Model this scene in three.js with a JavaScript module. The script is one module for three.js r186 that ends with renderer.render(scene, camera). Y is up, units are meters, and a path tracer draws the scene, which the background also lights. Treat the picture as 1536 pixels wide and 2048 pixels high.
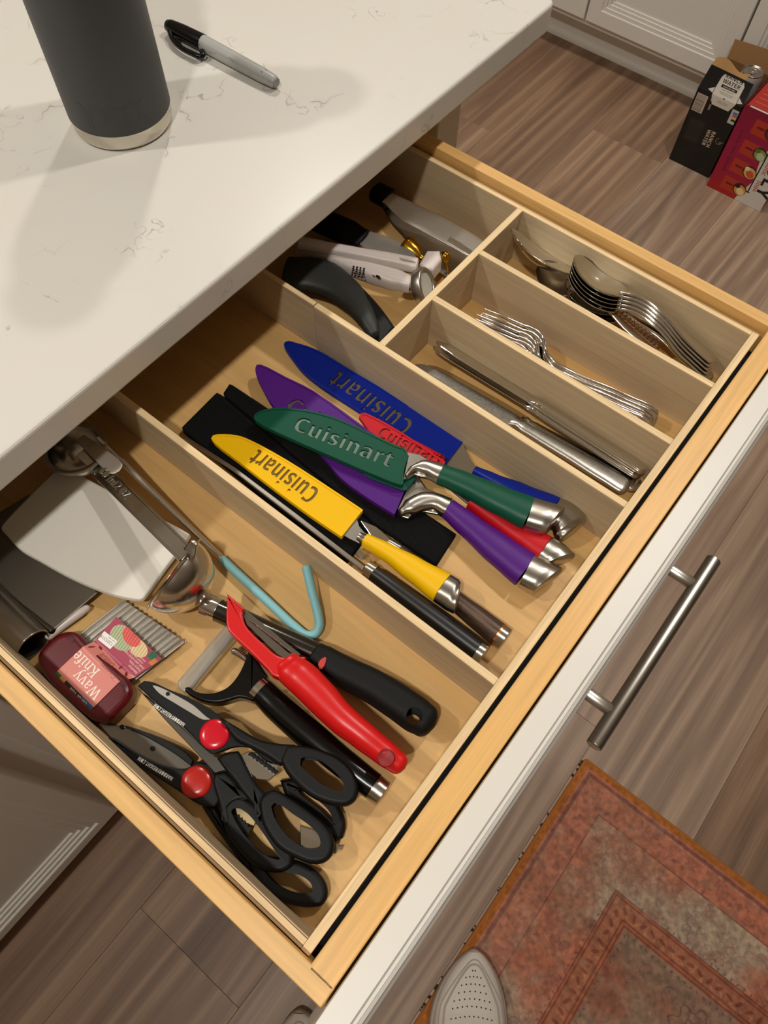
import * as THREE from 'three';
import { mergeGeometries, mergeVertices, toCreasedNormals } from 'three/addons/utils/BufferGeometryUtils.js';
import { RoundedBoxGeometry } from 'three/addons/geometries/RoundedBoxGeometry.js';
import { FontLoader } from 'three/addons/loaders/FontLoader.js';
import { Brush, Evaluator, SUBTRACTION } from 'three-bvh-csg';
import { RectAreaLightUniformsLib } from 'three/addons/lights/RectAreaLightUniformsLib.js';

// ---------------------------------------------------------------- camera, exposure, lights
const scene = new THREE.Scene();
scene.background = new THREE.Color(0x000000);
const camera = new THREE.PerspectiveCamera(69.48, 1536 / 2048, 0.02, 30);
camera.rotation.order = 'YXZ';
camera.rotation.set(-1.1023, -0.9326, 0.0396);
camera.position.set(0.0502, 1.3306, 0.0006);
const renderer = new THREE.WebGLRenderer({ antialias: true });
renderer.toneMapping = THREE.LinearToneMapping;
renderer.toneMappingExposure = 1.14;
renderer.shadowMap.enabled = true;
RectAreaLightUniformsLib.init();
const LAMP_COLOR = new THREE.Color().setRGB(1, 0.957, 0.893);
const CEILING = 2.44;
// the four recessed ceiling lamps around the island: x, z, intensity
const LAMPS = [[-0.5, -1.2, 3.0], [1.4, -1.2, 3.0], [-0.48, 0.03, 3.1], [1.3, 0.03, 2.8]];

// ---------------------------------------------------------------- helpers
const rng = (s) => () => { s |= 0; s = (s + 0x6d2b79f5) | 0; let t = Math.imul(s ^ (s >>> 15), 1 | s); t = (t + Math.imul(t ^ (t >>> 7), 61 | t)) ^ t; return ((t ^ (t >>> 14)) >>> 0) / 4294967296; };
const V = (x, y, z) => new THREE.Vector3(x, y, z);
const names = {};
function numbered(n) { names[n] = (names[n] ?? -1) + 1; return names[n] ? `${n}_${String(names[n]).padStart(3, '0')}` : n; }
function mesh(name, geo, mat, parent, label) {
  const m = new THREE.Mesh(Array.isArray(geo) ? merge(geo) : geo, mat);
  m.name = parent && parent !== scene ? name : numbered(name);
  m.castShadow = m.receiveShadow = true;
  if (label) m.userData.label = label;
  (parent ?? scene).add(m);
  return m;
}
function plain(g) {
  let h = g.index ? g.toNonIndexed() : g.clone();
  if (!h.attributes.normal) h.computeVertexNormals();
  if (!h.attributes.uv) h.setAttribute('uv', new THREE.BufferAttribute(new Float32Array(h.attributes.position.count * 2), 2));
  for (const k of Object.keys(h.attributes)) if (!['position', 'normal', 'uv'].includes(k)) h.deleteAttribute(k);
  h.clearGroups();
  return h;
}
const merge = (list) => list.length === 1 ? list[0] : mergeGeometries(list.map(plain));
function thing(name, label, category, group) {
  const o = new THREE.Group();
  o.name = numbered(name);
  o.userData = { label, category };
  if (group) o.userData.group = group;
  scene.add(o);
  return o;
}
// moves a thing's origin to the middle of its base; every mesh below it was built in room coordinates
function seat(o) {
  const b = new THREE.Box3();
  o.traverse((m) => { if (m.isMesh) { m.geometry.computeBoundingBox(); b.union(m.geometry.boundingBox); } });
  const c = V((b.min.x + b.max.x) / 2, b.min.y, (b.min.z + b.max.z) / 2);
  const done = new Set();
  o.traverse((m) => { if (m.isMesh && !done.has(m.geometry)) { done.add(m.geometry); m.geometry.translate(-c.x, -c.y, -c.z); } });
  o.position.add(c);
  return o;
}
function struct(name, geo, mat) { const m = mesh(name, geo, mat, scene); m.userData.kind = 'structure'; return m; }
// texture coordinates in metres; u runs along the grain axis wherever the face holds it
function uvm(g, grain = 'x', off = [0, 0]) {
  g = g.index ? g.toNonIndexed() : g;
  if (!g.attributes.normal) g.computeVertexNormals();
  const p = g.attributes.position, n = g.attributes.normal, uv = new Float32Array(p.count * 2);
  const ax = ['x', 'y', 'z'], get = (a, i, k) => (k === 0 ? a.getX(i) : k === 1 ? a.getY(i) : a.getZ(i));
  const gi = ax.indexOf(grain);
  for (let i = 0; i < p.count; i++) {
    const t = 3 * Math.floor(i / 3);
    let c = [0, 0, 0];
    for (let k = 0; k < 3; k++) for (let a = 0; a < 3; a++) c[a] += get(n, t + k, a);
    c = c.map(Math.abs);
    const d = c[0] > c[1] && c[0] > c[2] ? 0 : c[1] > c[2] ? 1 : 2;
    let rest = [0, 1, 2].filter((a) => a !== d);
    if (rest[1] === gi) rest = [rest[1], rest[0]];
    uv[2 * i] = get(p, i, rest[0]) + off[0];
    uv[2 * i + 1] = get(p, i, rest[1]) + off[1];
  }
  g.setAttribute('uv', new THREE.BufferAttribute(uv, 2));
  return g;
}
function box(x0, x1, y0, y1, z0, z1, r = 0.001, grain = 'x', off) {
  const w = x1 - x0, h = y1 - y0, d = z1 - z0;
  const g = r > 0 ? new RoundedBoxGeometry(w, h, d, 2, Math.min(r, w / 2.01, h / 2.01, d / 2.01)) : new THREE.BoxGeometry(w, h, d);
  g.translate((x0 + x1) / 2, (y0 + y1) / 2, (z0 + z1) / 2);
  return uvm(g, grain, off);
}
// smooth closed outline through points [[x, z], ...]; sharp turns stay corners
function smooth(pts, n = 6, keep = 46) {
  const m = pts.length, sharp = [];
  for (let i = 0; i < m; i++) {
    const a = pts[(i + m - 1) % m], b = pts[i], c = pts[(i + 1) % m];
    let t = Math.atan2(c[1] - b[1], c[0] - b[0]) - Math.atan2(b[1] - a[1], b[0] - a[0]);
    t = Math.abs(((t + 3 * Math.PI) % (2 * Math.PI)) - Math.PI) * 180 / Math.PI;
    if (t > keep) sharp.push(i);
  }
  const v = (q) => V(q[0], 0, q[1]);
  if (sharp.length < 2) { const c = new THREE.CatmullRomCurve3(pts.map(v), true, 'centripetal'); return c.getPoints(m * n).slice(0, -1).map((q) => [q.x, q.z]); }
  const out = [];
  sharp.forEach((s, k) => {
    const e = sharp[(k + 1) % sharp.length], run = [];
    for (let i = s; ; i = (i + 1) % m) { run.push(pts[i]); if (i === e && run.length > 1) break; }
    if (run.length === 2) { out.push(run[0]); return; }
    const c = new THREE.CatmullRomCurve3(run.map(v), false, 'centripetal');
    out.push(...c.getPoints((run.length - 1) * n).slice(0, -1).map((q) => [q.x, q.z]));
  });
  return out;
}
const shapeOf = (pts) => new THREE.Shape(pts.map(([x, z]) => new THREE.Vector2(x, -z)));
// a flat piece with an outline in plan, from height y0 to y1
function slab(pts, y0, y1, { bevel = 0, holes = [], grain = 'x', seg = 2 } = {}) {
  const s = shapeOf(pts);
  for (const h of holes) s.holes.push(new THREE.Path(h.map(([x, z]) => new THREE.Vector2(x, -z))));
  const b = Math.min(bevel, (y1 - y0) / 2.05);
  const g = new THREE.ExtrudeGeometry(s, { depth: y1 - y0 - 2 * b, bevelEnabled: b > 0, bevelSize: b, bevelOffset: -b, bevelThickness: b, bevelSegments: seg, curveSegments: 4 });
  g.translate(0, 0, b);
  g.rotateX(-Math.PI / 2);
  g.translate(0, y0, 0);
  g.clearGroups();
  return uvm(g, grain);
}
// a lofted bar: path of [x, y, z, width (level), thickness (upright)], superellipse section
function sweep(path, { n = 20, pow = 2, sub = 5, round = [0, 0], skew = [0, 0], caps = true, flatTop = 0, side } = {}) {
  const m = path.length;
  const cr = (k) => new THREE.CatmullRomCurve3(path.map((q) => V(q[k], 0, 0)), false, 'catmullrom', 0.5);
  const P = m > 2 ? new THREE.CatmullRomCurve3(path.map((q) => V(q[0], q[1], q[2])), false, 'centripetal') : new THREE.LineCurve3(V(...path[0]), V(...path[1]));
  const N = m > 2 ? (m - 1) * sub : sub;
  const rows = [];
  for (let i = 0; i <= N; i++) {
    const t = i / N, f = t * (m - 1), k = Math.min(m - 2, Math.floor(f)), a = f - k;
    const pt = m > 2 ? P.getPoint(t) : P.getPoint(t), tan = P.getTangent(t);
    const s = a * a * (3 - 2 * a);
    rows.push({ p: pt, t: tan, w: path[k][3] + (path[k + 1][3] - path[k][3]) * s, h: path[k][4] + (path[k + 1][4] - path[k][4]) * s });
  }
  if (round[0]) { const r = rows[0], L = round[0]; const add = []; for (let j = 0; j < 6; j++) { const q = j / 6, sc = Math.sqrt(1 - (1 - q) ** 2); add.push({ p: r.p.clone().addScaledVector(r.t, -L * (1 - q)), t: r.t, w: r.w * Math.max(sc, 0.02), h: r.h * Math.max(sc, 0.02) }); } rows.unshift(...add); }
  if (round[1]) { const r = rows[rows.length - 1], L = round[1]; for (let j = 5; j >= 0; j--) { const q = j / 6, sc = Math.sqrt(1 - (1 - q) ** 2); rows.push({ p: r.p.clone().addScaledVector(r.t, L * (1 - q)), t: r.t, w: r.w * Math.max(sc, 0.02), h: r.h * Math.max(sc, 0.02) }); } }
  const pos = [], uv = [], idx = [];
  let len = 0;
  rows.forEach((r, i) => {
    if (i) len += r.p.distanceTo(rows[i - 1].p);
    const S = side ? side.clone() : V(0, 1, 0).cross(r.t).normalize();
    if (side) S.addScaledVector(r.t, -S.dot(r.t)).normalize();
    const U = r.t.clone().cross(S);
    const sk = skew[0] * (1 - i / (rows.length - 1)) + skew[1] * i / (rows.length - 1);
    for (let j = 0; j <= n; j++) {
      const a = (j / n) * Math.PI * 2, c = Math.cos(a), s = Math.sin(a), e = 2 / pow;
      const x = Math.sign(c) * Math.abs(c) ** e * r.w / 2;
      let y = Math.sign(s) * Math.abs(s) ** e * r.h / 2;
      if (flatTop && y > r.h * flatTop) y = r.h * flatTop;
      const q = r.p.clone().addScaledVector(S, x).addScaledVector(U, y).addScaledVector(r.t, sk * x);
      pos.push(q.x, q.y, q.z); uv.push(len, (j / n) * Math.PI * (r.w + r.h) / 2);
    }
  });
  const W = n + 1;
  for (let i = 0; i < rows.length - 1; i++) for (let j = 0; j < n; j++) { const a = i * W + j; idx.push(a, a + W, a + 1, a + 1, a + W, a + W + 1); }
  const g = new THREE.BufferGeometry();
  if (caps) for (const e of [0, rows.length - 1]) {
    const st = pos.length / 3, c = rows[e].p;
    let cx = 0, cy = 0, cz = 0;
    for (let j = 0; j < n; j++) { const o = (e * W + j) * 3; cx += pos[o]; cy += pos[o + 1]; cz += pos[o + 2]; }
    pos.push(cx / n, cy / n, cz / n); uv.push(0, 0);
    for (let j = 0; j <= n; j++) { const o = (e * W + j) * 3; pos.push(pos[o], pos[o + 1], pos[o + 2]); uv.push(0, 0); }
    for (let j = 0; j < n; j++) e === 0 ? idx.push(st, st + 1 + j, st + 2 + j) : idx.push(st, st + 2 + j, st + 1 + j);
  }
  g.setAttribute('position', new THREE.Float32BufferAttribute(pos, 3));
  g.setAttribute('uv', new THREE.Float32BufferAttribute(uv, 2));
  g.setIndex(idx);
  g.computeVertexNormals();
  // weld the shading across the seam of every ring
  const nr = g.attributes.normal;
  for (let i = 0; i < rows.length; i++) { const a = i * W, b = a + n; const q = V(nr.getX(a) + nr.getX(b), nr.getY(a) + nr.getY(b), nr.getZ(a) + nr.getZ(b)).normalize(); nr.setXYZ(a, q.x, q.y, q.z); nr.setXYZ(b, q.x, q.y, q.z); }
  return g;
}
function tube(pts, r, { n = 12, sub = 8, closed = false } = {}) {
  const c = new THREE.CatmullRomCurve3(pts.map((q) => V(...q)), closed, 'centripetal');
  return new THREE.TubeGeometry(c, pts.length * sub, r, n, closed);
}
// a turned piece: profile [[along, radius], ...] from A towards B
function turned(A, B, profile, n = 32, squash = 1) {
  const g = new THREE.LatheGeometry(profile.map(([t, r]) => new THREE.Vector2(Math.max(r, 1e-5), t)), n);
  const d = V(...B).sub(V(...A)).normalize();
  g.scale(1, 1, squash);
  g.applyQuaternion(new THREE.Quaternion().setFromUnitVectors(V(0, 1, 0), d));
  g.translate(...A);
  return g;
}
const along = (A, B, t) => [A[0] + (B[0] - A[0]) * t, A[1] + (B[1] - A[1]) * t, A[2] + (B[2] - A[2]) * t];

// ---------------------------------------------------------------- procedural textures
function noise2(seed, px, py) {
  const r = rng(seed), N = 4096, tab = new Float32Array(N);
  for (let i = 0; i < N; i++) tab[i] = r();
  const h = (x, y) => tab[(((x % px) + px) % px * 73 + ((y % py) + py) % py * 197 + 13) % N];
  return (x, y) => { const xi = Math.floor(x), yi = Math.floor(y), fx = x - xi, fy = y - yi, sx = fx * fx * (3 - 2 * fx), sy = fy * fy * (3 - 2 * fy);
    const a = h(xi, yi), b = h(xi + 1, yi), c = h(xi, yi + 1), d = h(xi + 1, yi + 1);
    return a + (b - a) * sx + (c - a) * sy + (a - b - c + d) * sx * sy; };
}
function fbmOf(seed, bx, by, oct = 4) {
  const layers = []; for (let o = 0; o < oct; o++) layers.push([noise2(seed + o * 17, bx << o, by << o), bx << o, by << o, 0.5 ** o]);
  const tot = layers.reduce((s, l) => s + l[3], 0);
  return (u, v) => layers.reduce((s, [f, x, y, a]) => s + a * f(u * x, v * y), 0) / tot;
}
function dataTex(w, h, fn, srgb = true) {
  const d = new Uint8Array(w * h * 4);
  for (let y = 0; y < h; y++) for (let x = 0; x < w; x++) { const c = fn(x / w, y / h), o = 4 * (y * w + x); d[o] = Math.max(0, Math.min(255, c[0])); d[o + 1] = Math.max(0, Math.min(255, c[1])); d[o + 2] = Math.max(0, Math.min(255, c[2])); d[o + 3] = 255; }
  const t = new THREE.DataTexture(d, w, h, THREE.RGBAFormat);
  t.wrapS = t.wrapT = THREE.RepeatWrapping; t.magFilter = THREE.LinearFilter; t.minFilter = THREE.LinearMipmapLinearFilter; t.generateMipmaps = true;
  if (srgb) t.colorSpace = THREE.SRGBColorSpace;
  t.needsUpdate = true;
  return t;
}
const mix = (a, b, t) => a.map((x, i) => x + (b[i] - x) * t);
// wood: light, dark and streak colours (sRGB 0..255); size in metres of one tile
function woodTex({ w = 1024, h = 256, light, dark, streak, seed = 1, rings = 5, ringAmt = 0.6, fine = 0.25, streakAmt = 0.5, size = [0.8, 0.2], warp = 0.5 }) {
  const big = fbmOf(seed, 2, 3, 4), slow = fbmOf(seed + 99, 1, 3, 3), fineN = fbmOf(seed + 200, 4, 64, 3), pore = fbmOf(seed + 300, 16, 128, 2), st = fbmOf(seed + 400, 1, 8, 3);
  const t = dataTex(w, h, (u, v) => {
    const f = v * rings + warp * rings * (slow(u, v) - 0.5) * 2;
    const ring = 0.5 + 0.5 * Math.sin(f * Math.PI * 2);
    let c = mix(light, dark, Math.min(1, Math.max(0, ringAmt * (ring * 0.55 + big(u, v) * 0.9 - 0.35))));
    c = mix(c, streak, streakAmt * Math.max(0, st(u, v) - 0.5) * 2);
    const k = 1 + fine * (fineN(u, v) - 0.5) + fine * 0.8 * (pore(u, v) - 0.5);
    return c.map((x) => x * k);
  });
  t.repeat.set(1 / size[0], 1 / size[1]);
  return t;
}
const S = (o) => new THREE.MeshStandardMaterial(o), PH = (o) => new THREE.MeshPhysicalMaterial(o);
const hex = (h) => new THREE.Color(h);

// ---------------------------------------------------------------- materials
const beechTex = woodTex({ light: [230, 184, 114], dark: [219, 168, 96], streak: [206, 152, 84], seed: 5, rings: 3, fine: 0.1, size: [0.5, 0.16] });
const mapleTex = woodTex({ light: [222, 180, 116], dark: [208, 160, 96], streak: [196, 148, 88], seed: 11, rings: 4, warp: 1.2, ringAmt: 0.5, fine: 0.08, size: [0.5, 0.3] });
const poplarTex = woodTex({ light: [208, 186, 150], dark: [188, 164, 128], streak: [158, 138, 114], seed: 23, rings: 3, warp: 0.9, ringAmt: 0.45, streakAmt: 0.75, fine: 0.07, size: [0.42, 0.12] });
const poplarEdge = woodTex({ light: [240, 212, 164], dark: [226, 194, 144], streak: [214, 180, 132], seed: 29, rings: 4, fine: 0.12, size: [0.3, 0.1] });
const M = {
  beech: S({ map: beechTex, roughness: 0.42 }),
  maple: S({ map: mapleTex, roughness: 0.5 }),
  poplar: S({ map: poplarTex, roughness: 0.55 }),
  poplarEdge: S({ map: poplarEdge, roughness: 0.6 }),
  whitePaint: S({ color: 0xe9e4da, roughness: 0.4 }),
  wall: S({ color: 0xe6ded0, roughness: 0.9 }),
  steel: PH({ color: 0xb4afa6, metalness: 1, roughness: 0.3, anisotropy: 0.5 }),
  satin: PH({ color: 0xc6c1b6, metalness: 1, roughness: 0.3, anisotropy: 0.6 }),
  chrome: S({ color: 0xd8d4cc, metalness: 1, roughness: 0.12 }),
  mirror: S({ color: 0x9b9690, metalness: 1, roughness: 0.2 }),
  black: PH({ color: 0x0c0c0c, roughness: 0.5, specularIntensity: 0.5 }),
  blackGloss: PH({ color: 0x080808, roughness: 0.22, specularIntensity: 0.7 }),
  blackSoft: PH({ color: 0x101010, roughness: 0.6, specularIntensity: 0.45 }),
};

// ---------------------------------------------------------------- room shell
const X0 = -2.6, X1 = 2.78, Z0 = -3.0, Z1 = 5.0;
const floorG = new THREE.Group(); floorG.name = 'floor'; floorG.userData.kind = 'structure'; scene.add(floorG);
{
  const tex = [1, 2, 3].map((k) => woodTex({ w: 1024, h: 256, light: [187, 159, 134], dark: [136, 111, 93], streak: [100, 80, 67], seed: 40 + k * 7, rings: 2, warp: 1.3, ringAmt: 1.0, streakAmt: 0.85, fine: 0.13, size: [1.22, 0.2138] }));
  const tones = [0xffffff, 0xdfd3c8, 0xbfb1a6, 0xf2e8de];
  const mats = []; for (const t of tex) for (const c of tones) mats.push(S({ map: t, color: c, roughness: 0.46 }));
  mesh('underlay', new THREE.BoxGeometry(X1 - X0 + 0.2, 0.1, Z1 - Z0 + 0.2).translate((X0 + X1) / 2, -0.054, (Z0 + Z1) / 2), S({ color: 0x3a2c22, roughness: 0.9 }), floorG);
  const W = 0.2138, L = 1.22, r = rng(77);
  const joint = { 0: 1.88, '-2': 1.69, 3: 0.4944, 1: 1.35, 2: 1.02, '-1': 1.2, 4: 0.2, 5: 0.75 };
  for (let k = -10; k < 15; k++) {
    const z0 = -0.69 + k * W, z1 = z0 + W;
    if (z0 > Z1 || z1 < Z0) continue;
    const j0 = (joint[k] ?? 1.88 - r() * L);
    for (let j = -4; j < 2; j++) {
      const x0 = Math.max(X0, j0 + j * L), x1 = Math.min(X1, j0 + (j + 1) * L);
      if (x1 - x0 < 0.02) continue;
      mesh('plank', box(x0 + 0.0002, x1 - 0.0002, -0.004, 0, Math.max(Z0, z0) + 0.0002, Math.min(Z1, z1) - 0.0002, 0.0004, 'x', [r() * 3, r() * 0.02 - z0]), mats[Math.floor(r() * mats.length)], floorG);
    }
  }
}
struct('ceiling', box(X0 - 0.1, X1 + 0.1, CEILING, CEILING + 0.1, Z0 - 0.1, Z1 + 0.1, 0), S({ color: 0xf2ece0, roughness: 0.95 }));
struct('wall_left', box(X0 - 0.1, X0, 0, CEILING, Z0, Z1, 0), M.wall);
struct('wall_right', box(X1, X1 + 0.1, 0, CEILING, Z0, Z1, 0), M.wall);
struct('wall_back', box(X0 - 0.1, X1 + 0.1, 0, CEILING, Z0 - 0.1, Z0, 0), M.wall);
struct('wall_front', box(X0 - 0.1, X1 + 0.1, 0, CEILING, Z1, Z1 + 0.1, 0), S({ color: 0x9a9084, roughness: 0.9 }));
LAMPS.forEach(([x, z, I], i) => {
  const t = thing('recessed_ceiling_lamp', `round recessed ceiling lamp ${['behind the island on the left', 'behind the island on the right', 'over the drawer on the left', 'over the drawer on the right'][i]}`, 'ceiling lamp');
  mesh('trim', new THREE.LatheGeometry([[0.052, -0.004], [0.075, -0.006], [0.082, 0], [0.05, 0], [0.052, -0.004]].map(([a, b]) => new THREE.Vector2(a, b)), 40).translate(x, CEILING, z), S({ color: 0xf0ece4, roughness: 0.6 }), t);
  mesh('diffuser', new THREE.CylinderGeometry(0.052, 0.052, 0.002, 40).translate(x, CEILING - 0.001, z), S({ color: 0x222222, emissive: LAMP_COLOR, emissiveIntensity: 9, roughness: 0.6 }), t);
  seat(t);
  const l = new THREE.SpotLight(LAMP_COLOR, I, 0, 1.5, 0.55, 2);
  l.position.set(x, CEILING - 0.02, z); l.target.position.set(x, 0, z);
  l.castShadow = true; l.shadow.radius = 2.4; l.shadow.mapSize.set(2048, 2048);
  scene.add(l, l.target);
});

// ---------------------------------------------------------------- island and counter
const quartz = (() => {
  const r1 = fbmOf(301, 16, 16, 5), r2 = fbmOf(317, 24, 24, 5), mask = fbmOf(333, 13, 13, 3), mask2 = fbmOf(343, 15, 15, 3), tone = fbmOf(351, 3, 3, 3), wx = fbmOf(361, 22, 22, 4), wy = fbmOf(371, 22, 22, 4), brk = fbmOf(381, 60, 60, 2);
  const t = dataTex(2048, 2048, (u, v) => {
    const a = u + 0.022 * (wx(u, v) - 0.5), b = v + 0.022 * (wy(u, v) - 0.5);
    const e1 = Math.abs(r1(a, b) - 0.5), e2 = Math.abs(r2(b, a) - 0.52);
    const k = Math.max(0, Math.min(1, (brk(u, v) - 0.36) * 5));
    const m = Math.max(0, Math.min(1, (mask(u, v) - 0.56) * 9)) * k, m2 = Math.max(0, Math.min(1, (mask2(u, v) - 0.58) * 9)) * k;
    const vein = Math.max(0, 1 - e1 / 0.0075) * m * 0.5 + Math.max(0, 1 - e2 / 0.0085) * m2 * 0.45 + Math.max(0, 1 - e1 / 0.05) * m * 0.07;
    return mix(mix([225, 221, 212], [219, 214, 203], tone(u, v)), [112, 105, 96], Math.min(0.75, vein));
  });
  t.repeat.set(1 / 0.9, 1 / 0.9);
  return t;
})();
const island = thing('kitchen_island', 'white painted kitchen island with panel doors and a wide drawer pulled open', 'kitchen island');
{
  const w = M.whitePaint, fz = -0.385;
  // carcass: two ends, back, bottom, dividers
  mesh('side_panel', box(0.66, 0.678, 0.1, 0.887, -1.35, fz - 0.018), w, island);
  mesh('side_panel', box(-1.06, -1.042, 0.1, 0.887, -1.35, fz - 0.018), w, island);
  mesh('back_panel', box(-1.06, 0.678, 0.1, 0.887, -1.368, -1.35), w, island);
  mesh('bottom_panel', box(-1.042, 0.66, 0.1, 0.118, -1.35, fz - 0.018), w, island);
  mesh('partition', box(-0.1, -0.082, 0.118, 0.887, -1.35, fz - 0.018), w, island);
  mesh('toe_board', box(-1.0, 0.63, 0, 0.1, -0.47, -0.452), w, island);
  for (const [a, b] of [[0.638, 0.678], [-0.112, -0.052], [-1.06, -1.02]]) mesh('frame_stile', box(a, b, 0.1, 0.887, fz - 0.018, fz, 0.0015, 'y'), w, island);
  mesh('frame_rail', box(-0.052, 0.638, 0.866, 0.887, fz - 0.018, fz), w, island);
  mesh('frame_rail', box(-0.052, 0.638, 0.712, 0.738, fz - 0.018, fz), w, island);
  mesh('frame_rail', box(-0.052, 0.638, 0.1, 0.13, fz - 0.018, fz), w, island);
  mesh('frame_rail', box(-1.02, -0.112, 0.1, 0.13, fz - 0.018, fz), w, island);
  mesh('frame_rail', box(-1.02, -0.112, 0.86, 0.887, fz - 0.018, fz), w, island);
  panelDoor(island, -0.54, -0.108, 0.104, 0.872, fz, 0.019, w);
  panelDoor(island, -0.99, -0.546, 0.104, 0.872, fz, 0.019, w);
  panelDoor(island, -0.074, 0.625, 0.104, 0.7, fz, 0.019, w);
}
// a frame and flat panel door whose face looks towards +z: stepped moulding round a sunk panel
function panelDoor(parent, x0, x1, y0, y1, z, t, mat, w = 0.03) {
  const d = mesh('door', frameBars(x0, x1, y0, y1, w, z, z + t), mat, parent);
  const steps = [[w, w + 0.01, t - 0.0035], [w + 0.01, w + 0.019, t - 0.007], [w + 0.019, w + 0.027, t - 0.0105]];
  for (const [a, b, h] of steps) mesh('moulding', frameBars(x0 + a, x1 - a, y0 + a, y1 - a, b - a, z, z + h, 0.0012), mat, d);
  mesh('panel', box(x0 + w + 0.027, x1 - w - 0.027, y0 + w + 0.027, y1 - w - 0.027, z, z + t - 0.014, 0.0005), mat, d);
  return d;
}
function frameBars(x0, x1, y0, y1, w, z0, z1, r = 0.002) {
  const o = new THREE.Shape([[x0, y0], [x1, y0], [x1, y1], [x0, y1]].map((q) => new THREE.Vector2(...q)));
  o.holes.push(new THREE.Path([[x0 + w, y0 + w], [x0 + w, y1 - w], [x1 - w, y1 - w], [x1 - w, y0 + w]].map((q) => new THREE.Vector2(...q))));
  const g = new THREE.ExtrudeGeometry(o, { depth: z1 - z0 - r, bevelEnabled: true, bevelSize: r, bevelOffset: -r, bevelThickness: r, bevelSegments: 2 });
  g.translate(0, 0, z0); g.clearGroups();
  return g;
}
{
  const t = thing('stone_countertop', 'cream quartz countertop with fine grey veins on the kitchen island', 'countertop');
  const pts = []; const R = 0.012, c = [[0.766 - R, -0.343 - R, 0], [0.766 - R, -1.6 + R, 1], [-1.15 + R, -1.6 + R, 2], [-1.15 + R, -0.343 - R, 3]];
  for (const [x, z, q] of c) for (let k = 0; k <= 6; k++) { const a = Math.PI / 2 - q * Math.PI / 2 - (k / 6) * Math.PI / 2; pts.push([x + R * Math.cos(a), z + R * Math.sin(a)]); }
  mesh('slab', slab(pts, 0.887, 0.915, { bevel: 0.003, seg: 3 }), S({ map: quartz, roughness: 0.3 }), t);
  seat(t);
}

// ---------------------------------------------------------------- the open drawer
const drawer = new THREE.Group(); drawer.name = 'drawer'; drawer.userData.label = 'open golden beech drawer with a white front and steel bar handle'; island.add(drawer);
const YF = 0.7814, ZB = -0.52;
{
  const b = M.beech;
  mesh('side_board', box(-0.0127, 0, 0.752, 0.85, ZB, 0.0178, 0.0012, 'z', [0, 0.3]), b, drawer);
  mesh('side_board', box(0.5886, 0.6008, 0.752, 0.85, ZB, 0.0178, 0.0012, 'z', [0.2, 0.1]), b, drawer);
  mesh('front_board', box(-0.0035, 0.5915, 0.752, 0.85, 0, 0.0176, 0.0012, 'x', [0.1, 0]), b, drawer);
  mesh('back_board', box(0, 0.5886, 0.752, 0.85, ZB, ZB + 0.0125, 0.001, 'x'), b, drawer);
  mesh('bottom_board', box(-0.002, 0.5906, YF - 0.009, YF, ZB + 0.002, 0.004, 0, 'z'), M.maple, drawer);
  const f = mesh('drawer_front', (() => {
    // stepped edge round the front: section walked from the back edge to the face
    const steps = [[0, 0.0192], [0, 0.0332], [0.0016, 0.0345], [0.0018, 0.0362], [0.004, 0.0366], [0.0046, 0.0385], [0.0075, 0.0395], [0.01, 0.041]];
    const x0 = -0.036, x1 = 0.626, y0 = 0.722, y1 = 0.8685, pos = [], idx = [];
    for (const [i, z] of steps) pos.push(x0 + i, y0 + i, z, x1 - i, y0 + i, z, x1 - i, y1 - i, z, x0 + i, y1 - i, z);
    for (let k = 0; k < steps.length - 1; k++) for (let j = 0; j < 4; j++) { const a = 4 * k + j, c = 4 * k + (j + 1) % 4; idx.push(a, c, a + 4, c, c + 4, a + 4); }
    const e = 4 * (steps.length - 1); idx.push(e, e + 1, e + 2, e, e + 2, e + 3, 0, 2, 1, 0, 3, 2);
    const g = new THREE.BufferGeometry(); g.setAttribute('position', new THREE.Float32BufferAttribute(pos, 3)); g.setIndex(idx);
    return uvm(g.toNonIndexed(), 'x');
  })(), M.whitePaint, drawer);
  const hy = 0.782, hz = 0.0705, hx = 0.2205;
  const bar = [turned([hx, hy, hz], [hx + 1, hy, hz], [[0, 0], [0, 0.0052], [0.0008, 0.006], [0.1872, 0.006], [0.188, 0.0052], [0.188, 0]], 32)];
  for (const x of [hx + 0.03, hx + 0.158]) bar.push(turned([x, hy, 0.04], [x, hy, 1], [[0, 0], [0, 0.005], [0.028, 0.005], [0.028, 0]], 24));
  mesh('handle', merge(bar), M.satin, drawer, 'brushed steel bar handle');
}
seat(island);
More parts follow.
